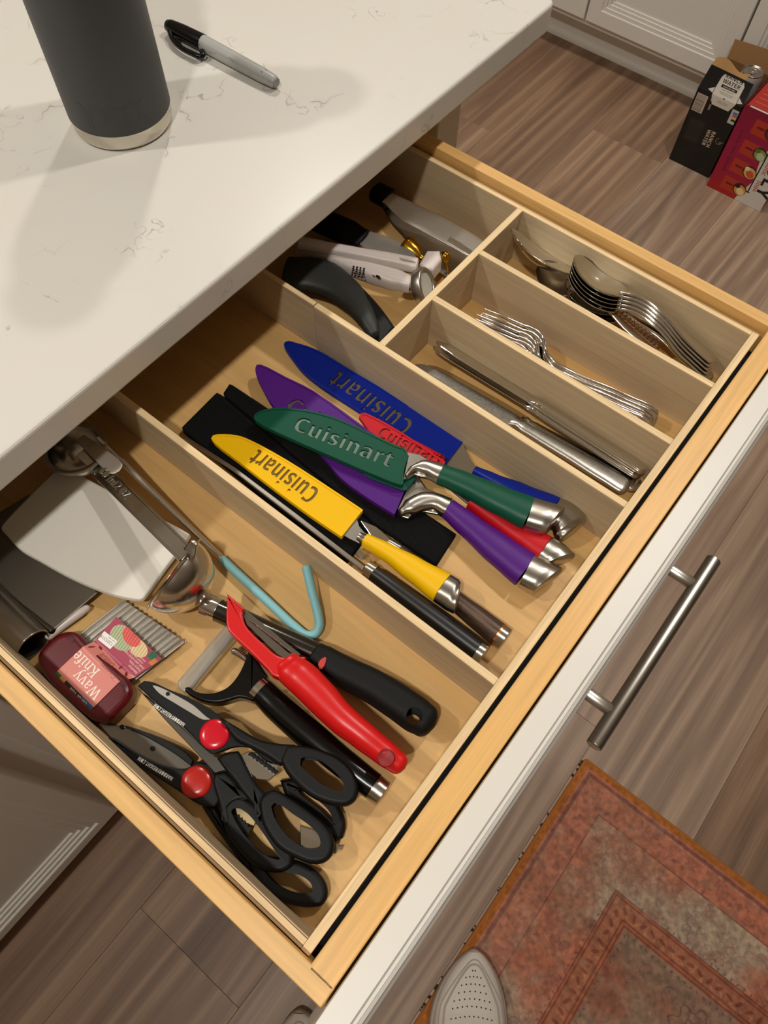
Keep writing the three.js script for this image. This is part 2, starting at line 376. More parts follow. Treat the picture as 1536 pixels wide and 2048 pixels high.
{
  // the divider tray that sits in the drawer; walls 59 mm high with paler sawn edges on top
  const tray = thing('drawer_organizer', 'pale poplar wood divider tray with six compartments lying inside the drawer', 'drawer organizer');
  const top = 0.8405, zb = -0.5, zf = -0.0034;
  const wall = (x0, x1, z0, z1, g, k, name = 'divider') => {
    const m = mesh(name, box(x0, x1, YF, top - 0.0012, z0, z1, 0.0003, g, [k * 0.37, k * 0.29]), M.poplar, tray);
    mesh('top_edge', box(x0, x1, top - 0.0012, top, z0, z1, 0.0005, g, [k * 0.21, k * 0.13]), M.poplarEdge, m);
  };
  wall(0.0028, 0.0066, zb, zf - 0.0062, 'z', 1, 'side_wall');
  mesh('outer_liner', box(0.0007, 0.0027, YF, top - 0.0008, zb, zf - 0.0062, 0.0004, 'z', [0.3, 0.2]), M.poplar, tray);
  mesh('inner_liner', box(0.0067, 0.0077, YF, top - 0.0016, zb + 0.006, zf - 0.0062, 0.0004, 'z', [0.1, 0.5]), M.poplar, tray);
  wall(0.5805, 0.5864, zb, zf - 0.0062, 'z', 2, 'side_wall');
  wall(0.0006, 0.5864, zf - 0.0061, zf, 'x', 3, 'front_wall');
  wall(0.0066, 0.5805, zb, zb + 0.006, 'x', 4, 'back_wall');
  wall(0.1947, 0.2004, zb + 0.006, zf - 0.0062, 'z', 5);
  wall(0.3667, 0.3722, -0.3185, zf - 0.0062, 'z', 6);
  wall(0.3675, 0.3722, zb + 0.006, -0.3195, 'z', 12);
  wall(0.3722, 0.5805, -0.2502, -0.2441, 'x', 7, 'cross_wall');
  wall(0.4382, 0.4442, -0.2441, zf - 0.0062, 'z', 8);
  wall(0.5091, 0.5147, -0.2441, zf - 0.0062, 'z', 9);
  mesh('gap_shade_strip', box(0.004, 0.583, YF + 0.004, top - 0.018, zf + 0.0004, -0.0004, 0.0004), S({ color: 0x0a0a0a, roughness: 1 }), tray, 'added black strip standing in for shade in the front gap');  // added piece: its black colour stands in for shade in the gap
  seat(tray);
}
// ---------------------------------------------------------------- knives in coloured guards
const font = await new FontLoader().loadAsync('fonts/droid/droid_sans_bold.typeface.json');
const fontR = await new FontLoader().loadAsync('fonts/droid/droid_sans_regular.typeface.json');
const F0 = 0.7814;                                   // the drawer's floor
// lettering as outlines in plan: a to b is the middle line of the word, cap its height
function letters(word, [ax, az, bx, bz, cap], f = font, widen = 0.9) {
  const shapes = f.generateShapes(word, 1), out = [], isl = [];
  let x0 = 1e9, x1 = -1e9;
  const all = shapes.map((s) => { const q = s.extractPoints(5); for (const p of q.shape) { x0 = Math.min(x0, p.x); x1 = Math.max(x1, p.x); } return q; });
  const L = Math.hypot(bx - ax, bz - az), dx = (bx - ax) / L, dz = (bz - az) / L, k = L / (x1 - x0), c = cap / 0.72;
  const put = (p) => { const u = (p.x - x0) * k, v = (p.y - 0.36) * c; return [ax + dx * u + dz * v, az + dz * u - dx * v]; };
  for (const q of all) { out.push(q.shape.map(put)); for (const h of q.holes) isl.push(h.map(put)); }
  return { cut: out, islands: isl };
}
function centroid(p) { return p.reduce((s, q) => [s[0] + q[0] / p.length, s[1] + q[1] / p.length], [0, 0]); }
function inset(pts, d) {                              // moves an outline inwards, mitred
  const n = pts.length; let A = 0; for (let i = 0; i < n; i++) { const a = pts[i], b = pts[(i + 1) % n]; A += a[0] * b[1] - a[1] * b[0]; }
  const sg = A > 0 ? 1 : -1;
  const nrm = (a, b) => { const x = b[0] - a[0], z = b[1] - a[1], l = Math.hypot(x, z) || 1; return [-sg * z / l, sg * x / l]; };
  return pts.map((p, i) => { const u = nrm(pts[(i + n - 1) % n], p), v = nrm(p, pts[(i + 1) % n]); const k = d / Math.max(0.45, 1 + u[0] * v[0] + u[1] * v[1]); return [p[0] + (u[0] + v[0]) * k, p[1] + (u[1] + v[1]) * k]; });
}
function around([ax, az, bx, bz, cap]) {             // the strip of blade seen through the cut letters
  const L = Math.hypot(bx - ax, bz - az), dx = (bx - ax) / L, dz = (bz - az) / L, e = 0.001, h = cap * 0.8;
  return [[-e, -h], [L + e, -h], [L + e, h], [-e, h]].map(([u, v]) => [ax + dx * u + dz * v, az + dz * u - dx * v]);
}
function knife({ label, color, guard, y, thick = 0.0065, text, neck, neckY, handle, cap, capSkew, back, heel, cutMat }) {
  const t = thing('chef_knife', label, 'knife', undefined);
  const plastic = PH({ color: hex(color), roughness: 0.5, specularIntensity: 0.45 });
  const pts = smooth(guard, 3);
  const y1 = y + thick;
  const gd = mesh('blade_guard', slab(pts, y, y1 - 0.0018, { bevel: 0.0012 }), plastic, t, 'slotted plastic blade guard');
  const L = text ? letters('Cuisinart', text) : { cut: [], islands: [] };
  const topGeo = [slab(inset(pts, 0.0012), y1 - 0.0018, y1 - 0.0006, { holes: L.cut })];
  for (const q of L.islands) topGeo.push(slab(q, y1 - 0.0018, y1 - 0.0006));
  mesh('face_plate', merge(topGeo), plastic, gd);
  mesh('raised_rim', slab(pts, y1 - 0.0019, y1, { holes: [inset(pts, 0.0017)] }), plastic, gd);
  if (text) mesh('blade_strip', slab(around(text), y1 - 0.00175, y1 - 0.00165), cutMat ?? M.mirror, gd);  // cutMat paints the coloured guard's reflection into the steel colour
  if (back) mesh('back_plate', slab(back, y - 0.0004, y + 0.0012, { bevel: 0.0005 }), plastic, gd);
  mesh('blade', slab(neck, neckY, neckY + 0.0022, { bevel: 0.0006 }), M.steel, t);
  if (heel) mesh('bolster', heel, M.steel, t);
  mesh('handle', sweep(handle, { n: 32, pow: 2.3, round: [0.001, 0] }), PH({ color: hex(color), roughness: 0.4, specularIntensity: 0.6 }), t);
  mesh('end_cap', sweep(cap, { n: 32, pow: 2.3, sub: 8, skew: [0, capSkew], round: [0, 0.0022] }), M.steel, t, 'brushed steel end cap');
  return t;
}
const guardFelt = (() => { const f = fbmOf(711, 90, 90, 2), d = noise2(713, 200, 200); const t = dataTex(512, 512, (u, v) => { const k = 17 + 10 * (f(u, v) - 0.5); const s = d(u * 200, v * 200) > 0.975 ? 60 : 0; return [k + s, k + s, k + s]; }); t.repeat.set(12, 12); return PH({ map: t, roughness: 0.93, specularIntensity: 0.3 }); })();
{
  const g1 = thing('felt_blade_guard', 'long black felt blade guard lying under the yellow knife beside the tray divider', 'blade guard');
  mesh('sleeve', slab([[.2702,-.3523],[.2707,-.3491],[.2557,-.1614],[.2145,-.1577],[.2129,-.1652],[.2223,-.3474],[.2243,-.3507],[.2687,-.3533]], F0 + 0.0003, F0 + 0.0082, { bevel: 0.002 }), guardFelt, g1);
  mesh('seam', slab([[.2691,-.3473],[.2542,-.1618],[.2508,-.1617],[.2653,-.346]], F0 + 0.0082, F0 + 0.0087, { bevel: 0.0002 }), guardFelt, g1);
  seat(g1);
  const g2 = thing('felt_blade_guard', 'long black felt blade guard lying under the purple knife, its square end bare', 'blade guard');
  mesh('sleeve', slab([[.2838,-.3513],[.2849,-.3481],[.2922,-.1059],[.2907,-.1048],[.2614,-.1012],[.2599,-.103],[.2574,-.1623],[.2715,-.3456],[.2733,-.3485]], F0 + 0.0003, F0 + 0.008, { bevel: 0.002 }), guardFelt, g2);
  mesh('seam', slab([[.2836,-.346],[.2902,-.1075],[.2867,-.1075],[.2801,-.3451]], F0 + 0.008, F0 + 0.0085, { bevel: 0.0002 }), guardFelt, g2);
  seat(g2);
}
{ // dark wood handled knives, low beside the divider
  const darkWood = S({ map: woodTex({ light: [84, 60, 42], dark: [34, 23, 17], streak: [120, 86, 58], seed: 61, rings: 9, ringAmt: 1, streakAmt: 0.8, fine: 0.5, size: [0.12, 0.03] }), roughness: 0.4 });
  const blackWood = S({ map: woodTex({ light: [28, 27, 28], dark: [14, 14, 15], streak: [44, 43, 44], seed: 67, rings: 8, ringAmt: 1, fine: 0.4, size: [0.12, 0.03] }), roughness: 0.36 });
  const a = thing('chef_knife', 'knife with a black grained wood handle lying against the tray divider below the yellow knife', 'knife');
  mesh('blade', slab([[.2165,-.3403],[.218,-.3369],[.2218,-.2832],[.2217,-.2108],[.2208,-.1433],[.2169,-.1421],[.2176,-.2073],[.2183,-.2821],[.2148,-.3361]], F0 + 0.0125, F0 + 0.0148, { bevel: 0.0006 }), M.steel, a);
  mesh('tang', slab([[.2258,-.1562],[.2347,-.1542],[.2343,-.1477],[.225,-.1489]], F0 + 0.009, F0 + 0.0115, { bevel: 0.0005 }), M.chrome, a);
  mesh('bolster', sweep([[.2216,.7934,-.141,.0124,.017],[.2219,.7934,-.1332,.0128,.018]], { n: 28, pow: 2.2 }), M.steel, a);
  mesh('handle', sweep([[.2208,.7934,-.1332,.0139,.018],[.2205,.7944,-.1073,.0153,.02],[.2207,.7944,-.0737,.0167,.021],[.2208,.7944,-.048,.0169,.021],[.2208,.7944,-.0347,.0168,.021]], { n: 28, pow: 2.2 }), blackWood, a);
  mesh('end_cap', sweep([[.2208,.7944,-.0347,.0168,.021],[.2209,.7944,-.0297,.0167,.021]], { n: 28, pow: 2.2, round: [0, 0.001] }), M.steel, a);
  seat(a);
  const b = thing('chef_knife', 'knife with a brown grained wood handle and copper ring lying beneath the yellow knife', 'knife');
  mesh('blade', slab([[.2505,-.1719],[.2542,-.1581],[.2531,-.1439],[.2517,-.1387],[.2458,-.1376],[.2432,-.1401],[.2427,-.1463],[.2438,-.1534],[.2467,-.1609]], F0 + 0.0098, F0 + 0.0122, { bevel: 0.0006 }), M.chrome, b);
  mesh('ferrule', sweep([[.2487,.7934,-.141,.0081,.013],[.2494,.7934,-.1298,.0094,.015]], { n: 28, pow: 2.1 }), M.steel, b);
  mesh('handle', sweep([[.2494,.7934,-.1298,.0093,.015],[.2472,.7934,-.1032,.0121,.018],[.2436,.7934,-.0715,.0147,.02],[.2426,.7934,-.0472,.0174,.021],[.2419,.7934,-.0305,.0184,.022]], { n: 28, pow: 2.1 }), darkWood, b);
  mesh('copper_ring', sweep([[.2419,.7934,-.0305,.0188,.0225],[.2419,.7934,-.0289,.0188,.0225]], { n: 28, pow: 2.1 }), S({ color: 0xc98a5a, metalness: 1, roughness: 0.3 }), b);
  mesh('end_cap', sweep([[.2419,.7934,-.0289,.0184,.022],[.2419,.7934,-.0237,.0184,.022]], { n: 28, pow: 2.1, round: [0, 0.0012] }), M.steel, b);
  seat(b);
}
seat(knife({
  label: 'knife with a blue handle and blue slotted blade guard lying along the tray divider', color: 0x0a2698,
  guard: [[.3481,-.3435],[.3509,-.3447],[.3539,-.343],[.3564,-.3372],[.3628,-.3164],[.3648,-.2777],[.368,-.2223],[.3703,-.1529],[.3392,-.1504],[.3352,-.1966],[.3354,-.2418],[.3344,-.2875],[.3364,-.3097],[.3407,-.3251]], y: F0 + 0.0004, text: [.3501,-.1972,.3513,-.2854,.0139],
  neck: [[.3413,-.1551],[.3716,-.1563],[.363,-.1459],[.3573,-.1354],[.3538,-.1271],[.347,-.1254],[.3417,-.1342],[.3397,-.146]], neckY: F0 + 0.0028,
  handle: [[.3474,.7914,-.1265,.0087,.012],[.3489,.7924,-.1093,.0125,.015],[.3513,.7944,-.0836,.02,.018],[.3551,.7954,-.0539,.0263,.021]], cap: [[.3551,.7954,-.0539,.0262,.021],[.3557,.7954,-.0437,.0305,.022],[.3528,.7954,-.0366,.0309,.021],[.3496,.7954,-.0327,.0265,.017]], capSkew: -0.52,
}));
seat(knife({
  label: 'knife with a purple handle and purple slotted blade guard lying under the green knife', color: 0x52187c,
  guard: [[.3073,-.3398],[.311,-.3415],[.3136,-.3383],[.3175,-.3117],[.3216,-.2835],[.3204,-.222],[.319,-.1678],[.2709,-.1524],[.2691,-.1765],[.2694,-.2072],[.2756,-.2317],[.2871,-.2996],[.2945,-.3183],[.3022,-.3338]], y: F0 + 0.0088, text: [.298,-.2912,.2988,-.2033,.0106],
  neck: [[.2772,-.1542],[.3134,-.164],[.3073,-.1488],[.3097,-.1377],[.308,-.1257],[.296,-.1224],[.2897,-.1345],[.284,-.1414],[.276,-.1419],[.2741,-.1471]], neckY: F0 + 0.0112,
  heel: sweep([[.2778,.7954,-.149,.0079,.01],[.2851,.7954,-.1465,.0151,.013],[.2947,.7954,-.142,.0165,.013],[.3012,.7954,-.134,.0153,.013],[.3031,.7954,-.1222,.0174,.015]], { n: 28, pow: 2.4, round: [0.004, 0] }),
  handle: [[.3031,.7954,-.1222,.0171,.015],[.3012,.7954,-.0987,.0209,.017],[.299,.7954,-.0679,.0266,.019],[.298,.7954,-.042,.0302,.021]], cap: [[.298,.7954,-.042,.0303,.021],[.2996,.7954,-.0313,.0306,.022],[.3007,.7954,-.0246,.0305,.02]], capSkew: 0.52,
}));
seat(knife({
  label: 'small knife with a red handle and red slotted blade guard wedged under the green knife', color: 0xc4101c, cutMat: S({ color: 0x7a1a18, metalness: 0.5, roughness: 0.4 }),
  guard: [[.3267,-.2356],[.33,-.2366],[.3333,-.2343],[.3359,-.2179],[.3377,-.1913],[.3374,-.1499],[.3191,-.1494],[.3197,-.1849],[.3195,-.2136],[.3245,-.2293]], y: F0 + 0.0078, thick: 0.006, text: [.3249,-.2118,.3359,-.1525,.0084],
  neck: [[.3223,-.1548],[.3357,-.1522],[.3262,-.1317],[.3239,-.1122],[.3181,-.112],[.3196,-.1294]], neckY: F0 + 0.0095,
  handle: [[.3209,.7934,-.1115,.0124,.013],[.3205,.7934,-.0872,.015,.015],[.3214,.7934,-.0633,.0194,.017],[.322,.7944,-.0409,.025,.02]], cap: [[.322,.7944,-.0409,.025,.02],[.3221,.7944,-.0325,.0266,.021],[.3212,.7944,-.0268,.0264,.02]], capSkew: 0.52,
}));
seat(knife({
  label: 'knife with a green handle and green slotted blade guard, topmost of the coloured knives', color: 0x064f39,
  guard: [[.265,-.3004],[.2681,-.3015],[.2733,-.3],[.2823,-.2938],[.2899,-.2845],[.2996,-.2686],[.3087,-.2454],[.315,-.2138],[.3194,-.1888],[.3213,-.1834],[.3203,-.1784],[.3156,-.1742],[.3082,-.1711],[.3014,-.1674],[.2938,-.1619],[.2919,-.1635],[.2848,-.1893],[.278,-.2195],[.2679,-.2659],[.2631,-.2963]], y: F0 + 0.0168, back: [[.2829,-.2092],[.3181,-.1892],[.3143,-.1745],[.3071,-.1583],[.2933,-.1581],[.291,-.161],[.2834,-.1881]], cutMat: S({ color: 0x5c6a5f, metalness: 0.8, roughness: 0.35 }), text: [.2818,-.2687,.3045,-.1824,.0106],
  neck: [[.2979,-.1651],[.3179,-.1754],[.3203,-.1794],[.3257,-.1688],[.3262,-.1545],[.3291,-.1479],[.3138,-.1412],[.3116,-.1528],[.3079,-.1604],[.3018,-.1619]], neckY: F0 + 0.0195,
  heel: sweep([[.3028,.8044,-.1642,.004,.007],[.3106,.8044,-.1636,.0069,.009],[.3175,.8044,-.1574,.0134,.011],[.3206,.8044,-.1438,.0174,.014]], { n: 28, pow: 2.4, round: [0.003, 0] }),
  handle: [[.3206,.8044,-.1438,.0174,.014],[.3257,.8044,-.1227,.0201,.016],[.3313,.8044,-.0918,.0249,.018],[.3362,.8044,-.067,.0288,.02]], cap: [[.3362,.8044,-.067,.0288,.02],[.3401,.8044,-.0552,.0292,.021],[.343,.8044,-.0481,.0282,.019]], capSkew: 0.52,
}));
seat(knife({
  label: 'knife with a yellow handle and yellow slotted blade guard lying on black felt guards', color: 0xf7c200, cutMat: S({ color: 0x7a6230, metalness: 0.6, roughness: 0.4 }),
  guard: [[.2293,-.3179],[.2325,-.3187],[.2362,-.3158],[.2451,-.3033],[.2486,-.2926],[.2539,-.2542],[.2565,-.2086],[.2579,-.1747],[.2285,-.1727],[.2271,-.2047],[.2268,-.2407],[.2275,-.2865],[.2278,-.3118]], y: F0 + 0.0092, text: [.244,-.213,.2414,-.2795,.0116],
  neck: [[.2311,-.1744],[.2497,-.1748],[.2455,-.1687],[.2439,-.1622],[.244,-.1551],[.2349,-.1538],[.2332,-.1607],[.2317,-.1682]], neckY: F0 + 0.0118,
  heel: sweep([[.2379,.7964,-.1625,.0072,.007],[.2383,.7964,-.1551,.0102,.011]], { n: 24, pow: 2.3 }),
  handle: [[.2378,.7974,-.1557,.0111,.014],[.2403,.7984,-.1354,.0139,.016],[.2418,.7994,-.1094,.0199,.018],[.2429,.8004,-.0837,.0249,.02]], cap: [[.2429,.8004,-.0837,.0249,.02],[.2433,.8004,-.0755,.0252,.021],[.2434,.8004,-.0708,.0235,.019]], capSkew: -0.52,
}));
// ---------------------------------------------------------------- cutlery: prototypes lie along +x, head at x = 0
function place(o, head, tail, normal) {
  const x = V(...tail).sub(V(...head)).normalize(), y = V(...normal);
  y.addScaledVector(x, -y.dot(x)).normalize();
  o.quaternion.setFromRotationMatrix(new THREE.Matrix4().makeBasis(x, y, x.clone().cross(y)));
  o.position.set(...head);
  return o;
}
function copyOf(proto, label) { const c = proto.clone(); c.name = numbered(proto.name); c.userData = { ...proto.userData, label: label ?? proto.userData.label }; scene.add(c); return c; }
// a dished bowl: outline half-width w(s), depth profile; thickness 1 mm
function bowl(L, W, depth, base, rise) {
  const nu = 28, nv = 16, pos = [], idx = [];
  for (let side = 0; side < 2; side++) for (let i = 0; i <= nu; i++) for (let j = 0; j <= nv; j++) {
    const s = i / nu, q = (j / nv) * 2 - 1;
    const w = W / 2 * Math.sqrt(Math.max(0, 1 - Math.pow(Math.abs(2 * s - 0.92) / (s < 0.46 ? 0.92 : 1.08), 2.2))) + 0.0022 * s;
    const d = depth * (1 - q * q) * Math.sin(Math.PI * Math.min(1, s * 1.02 + 0.02)) ** 0.8;
    pos.push(s * L, base + rise(s) - d - side * 0.0011, q * w);
  }
  const W1 = nv + 1, T = (nu + 1) * W1;
  for (let i = 0; i < nu; i++) for (let j = 0; j < nv; j++) { const a = i * W1 + j; idx.push(a, a + 1, a + W1, a + 1, a + W1 + 1, a + W1, T + a, T + a + W1, T + a + 1, T + a + 1, T + a + W1, T + a + W1 + 1); }
  const edge = (a, b) => idx.push(a, a + T, b, b, a + T, b + T);
  for (let i = 0; i < nu; i++) { edge(i * W1, (i + 1) * W1); edge((i + 1) * W1 + nv, i * W1 + nv); }
  const g = new THREE.BufferGeometry(); g.setAttribute('position', new THREE.Float32BufferAttribute(pos, 3)); g.setIndex(idx); g.computeVertexNormals();
  return g;
}
const FL = 0.188;
function forkProto(label) {
  const SC = 0.95, sc = (l) => l.map(([a, ...r]) => [a * SC, ...r]);
  const t = thing('table_fork', label, 'fork', 'forks nested in the middle cutlery compartment');
  const head = mesh('head', sweep(sc([[0.040, 0.004, 0, 0.0245, 0.0022], [0.052, 0.0008, 0, 0.025, 0.0026], [0.062, 0.0022, 0, 0.020, 0.0028], [0.072, 0.0115, 0, 0.009, 0.0034]]), { n: 16, pow: 3, round: [0.001, 0] }), M.chrome, t);
  for (const z of [-0.0099, -0.0033, 0.0033, 0.0099]) mesh('tine', sweep(sc([[0, 0.0155, z * 0.92, 0.0014, 0.0012], [0.02, 0.0105, z, 0.003, 0.0018], [0.042, 0.0036, z, 0.0034, 0.0022]]), { n: 10, pow: 3, round: [0.001, 0] }), M.chrome, head);
  mesh('handle', sweep(sc([[0.071, 0.0105, 0, 0.0085, 0.0034], [0.083, 0.0175, 0, 0.0068, 0.0036], [0.11, 0.0165, 0, 0.009, 0.0032], [0.15, 0.0085, 0, 0.0145, 0.0028], [0.178, 0.004, 0, 0.0185, 0.0025], [0.185, 0.0036, 0, 0.017, 0.0024]]), { n: 16, pow: 2.6, round: [0, 0.005] }), M.chrome, t);
  return t;
}
{
  const lab = ['topmost fork of the nested stack, nearest the spoons', 'second fork from the top of the nested stack', 'third fork from the top of the nested stack', 'fourth fork from the top of the nested stack', 'fifth fork down in the nested stack', 'lowest fork of the nested stack, against the table knife divider'];
  const proto = forkProto(lab[0]);
  for (let k = 0; k < 6; k++) {
    const o = k ? copyOf(proto, lab[k]) : proto;
    const dx = -0.0042 * k, dy = -0.001 * k, dz = 0.0018 * Math.sin(k * 2.1);
    place(o, [0.487 + dx, F0 + 0.021 + dy, -0.213 + dz], [0.491 + dx * (k > 3 ? 0.8 : 1), F0 + 0.013 + dy * 0.4, -0.03 + dz], [-0.88, 0.48, 0]);
  }
}
function spoonProto(label, L = 0.158, W = 0.036, bl = 0.058, mat = M.chrome) {
  const t = thing('table_spoon', label, 'spoon', 'spoons in the right cutlery compartment');
  mesh('bowl', bowl(bl, W, 0.0085, 0.012, (s) => 0.003 * (1 - s) - 0.004 * Math.sin(Math.PI * s) - 0.001 * s), mat, t);
  const k = L / 0.158;
  mesh('handle', sweep([[bl - 0.004, 0.0105, 0, 0.0075, 0.003], [bl + 0.012, 0.016, 0, 0.0065, 0.0034], [bl + 0.036 * k, 0.016, 0, 0.0095, 0.003], [L - 0.03, 0.008, 0, 0.0165, 0.0026], [L - 0.006, 0.0045, 0, 0.019, 0.0024]], { n: 16, pow: 2.6, round: [0.002, 0.005] }), mat, t);
  return t;
}
{
  const lab = ['topmost spoon of the nested stack leaning on the outer wall', 'second spoon down in the nested stack', 'third spoon down in the nested stack', 'fourth spoon down in the nested stack', 'lowest spoon of the nested stack by the outer wall'];
  const proto = spoonProto(lab[0]);
  for (let k = 0; k < 5; k++) {
    const o = k ? copyOf(proto, lab[k]) : proto;
    place(o, [0.5605 - 0.0024 * k, F0 + 0.043 - 0.0024 * k, -0.178 + 0.001 * k], [0.5645 - 0.0024 * k, F0 + 0.024 - 0.002 * k, -0.02 + 0.0012 * (k % 3)], [0.32, 0.95, 0]);
  }
  const low = ['lower spoon handle crossing beneath the stack at the front', 'bottom spoon handle beneath the stack at the front'];
  low.forEach((l, k) => { const o = copyOf(proto, l); const a = [.5612,.7934,-.1775], b = [.5682,.7914,-.0296]; place(o, [a[0] - 0.004 * k, a[1] - 0.002 * k, a[2] + 0.006 * k], [b[0] - 0.006 * k, b[1] - 0.003 * k, b[2] + 0.002 * k], [0.3, 0.95, 0]); });
  const big = spoonProto('large spoon leaning in the back corner of the spoon compartment', 0.2, 0.046, 0.074);
  place(big, [.5487,.8254,-.2419], [.5755,.7894,-.0851], [0.62, 0.74, 0.3]);
  const orn = spoonProto('teaspoon with an ornate patterned handle lying against the fork divider', 0.139, 0.03, 0.044, S({ color: 0xc4b8a4, metalness: 1, roughness: 0.34 }));
  place(orn, [.565,.7964,-.2067], [.5562,.7984,-.0799], [-0.15, 0.98, 0.0]);
  const P = mesh('handle_ornament', (() => { const g = []; for (let i = 0; i < 13; i++) g.push(new THREE.TorusGeometry(0.0028 + 0.0022 * (i / 13), 0.00045, 6, 14).rotateX(Math.PI / 2).translate(0.088 + i * 0.0042, 0.0176 - 0.00095 * i * (i > 2 ? 1 : 0.6), 0)); return merge(g); })(), S({ color: 0xb07a4a, metalness: 1, roughness: 0.35 }), orn);
}
function knifeProto(label, mat = M.chrome) {
  const t = thing('table_knife', label, 'table knife', 'table knives in the left cutlery compartment');
  const out = []; const top = [[0, 0.001], [0.004, 0.006], [0.014, 0.0095], [0.05, 0.0105], [0.09, 0.0098], [0.106, 0.0085]];
  for (const q of top) out.push([q[0], -q[1]]); for (const q of [[0.106, 0.0055], [0.05, 0.0065], [0.015, 0.0065], [0.004, 0.0045]]) out.push(q);
  mesh('blade', slab(smooth(out, 4), 0.0032, 0.005, { bevel: 0.0007 }), mat, t);
  mesh('collar', sweep([[0.104, 0.0042, -0.0015, 0.0135, 0.006], [0.11, 0.0044, -0.0005, 0.0095, 0.0075], [0.116, 0.0046, 0, 0.0125, 0.008]], { n: 18, pow: 2.4 }), mat, t);
  mesh('handle', sweep([[0.115, 0.0046, 0, 0.012, 0.0078], [0.15, 0.0046, 0, 0.0142, 0.0078], [0.195, 0.0046, 0, 0.0185, 0.0074], [0.211, 0.0046, 0, 0.0195, 0.0068]], { n: 20, pow: 2.4, round: [0, 0.006] }), mat, t);
  return t;
}
{
  const lab = ['topmost polished table knife leaning on the divider beside the forks', 'second polished table knife just below the topmost one', 'third polished table knife beneath the leaning pair', 'worn matte table knife lying lowest, against the knife guard divider'];
  const proto = knifeProto(lab[0]);
  const spots = [[[.4268,.8014,-.2297], [.4265,.8014,-.0242], [0.55, 0.8, 0]], [[.426,.7934,-.2318], [.4265,.7934,-.0261], [0.5, 0.85, 0]], [[.4062,.7884,-.2261], [.421,.7864,-.0322], [0.25, 0.96, 0]]];
  spots.forEach(([a, b, n], k) => place(k ? copyOf(proto, lab[k]) : proto, a, b, n));
  const worn = knifeProto(lab[3], (() => { const f = fbmOf(811, 60, 60, 3); const t = dataTex(256, 256, (u, v) => { const k = 120 + 60 * f(u, v); return [k, k, k]; }, false); t.repeat.set(14, 14); return S({ color: 0xb0aca4, metalness: 1, roughness: 0.55, roughnessMap: t }); })());
  place(worn, [.4003,.7904,-.2327], [.4106,.7934,-.0183], [0.18, 0.97, 0]);
}
// ---------------------------------------------------------------- left compartment: gadgets
const chromeBody = S({ color: 0xd6d2ca, metalness: 1, roughness: 0.2 });
{ // white scraper plate
  const t = thing('dough_scraper', 'large flat white plastic dough scraper with one curved edge under the steel measuring scoop', 'scraper');
  const pts = smooth([[.128,-.394],[.131,-.3919],[.133,-.388],[.1398,-.3542],[.1469,-.3106],[.1541,-.2714],[.154,-.2673],[.151,-.2661],[.1218,-.2615],[.0952,-.2565],[.0922,-.2571],[.09,-.2597],[.0805,-.2786],[.0706,-.3116],[.0649,-.3416],[.0617,-.3604],[.0629,-.3782],[.0638,-.3861],[.066,-.3882],[.0702,-.3893],[.0978,-.3925]], 5);
  mesh('plate', slab(pts, F0 + 0.0125, F0 + 0.0163, { bevel: 0.0017, seg: 3 }), S({ color: 0xe4dfd3, roughness: 0.3 }), t);
  mesh('rear_bead', slab(pts, F0 + 0.0118, F0 + 0.0126, { holes: [inset(pts, 0.003)] }), S({ color: 0xe4dfd3, roughness: 0.3 }), t);
  seat(t);
}
{ // steel bench scraper below it
  const t = thing('bench_scraper', 'dark shiny steel bench scraper sheet lying under the white dough scraper', 'scraper');
  const sheet = [[.0756,-.2894],[.0341,-.2925],[.03,-.3555],[.0296,-.4043],[.0635,-.4044],[.0985,-.3977],[.0846,-.3503],[.0771,-.3119]];
  mesh('blade', slab(sheet, F0 + 0.0098, F0 + 0.0112, { bevel: 0.0004 }), S({ color: 0x9a948c, metalness: 1, roughness: 0.36 }), t);
  mesh('rolled_edge', tube([[.0341,.7924,-.2915],[.0301,.7924,-.3542],[.0294,.7924,-.4025]], 0.0024), S({ color: 0x8c877f, metalness: 1, roughness: 0.22 }), t);
  seat(t);
  const o = thing('spatula', 'small white plastic spatula tip poking out between steel scraper and maroon knife', 'spatula');
  mesh('handle', sweep([[.0308,.7864,-.2943,.0064,.006],[.0418,.7874,-.2926,.0072,.007],[.0567,.7884,-.2894,.0069,.007],[.061,.7884,-.2886,.0056,.006]], { n: 18, round: [0.004, 0.004] }), S({ color: 0xddd0c8, roughness: 0.35 }), o);
  seat(o);
}
{ // steel tube
  const t = thing('steel_tube', 'hollow brushed steel tube with an open end beside the maroon knife handle', 'metal tube');
  const A = [.0183,.7954,-.2926], B = [.0193,.7954,-.3683], L = Math.hypot(B[0] - A[0], B[2] - A[2]), r = 0.0138;
  mesh('barrel', turned(A, B, [[0, r - 0.0012], [0.0002, r - 0.0002], [0.001, r], [L, r], [L, r - 0.0012], [0.001, r - 0.0013], [0, r - 0.0012]], 40), M.steel, t);
  mesh('stopper', turned(A, B, [[0.03, 0], [0.03, r - 0.0014], [0.034, r - 0.0014], [0.034, 0]], 32), M.blackSoft, t);
  seat(t);
}
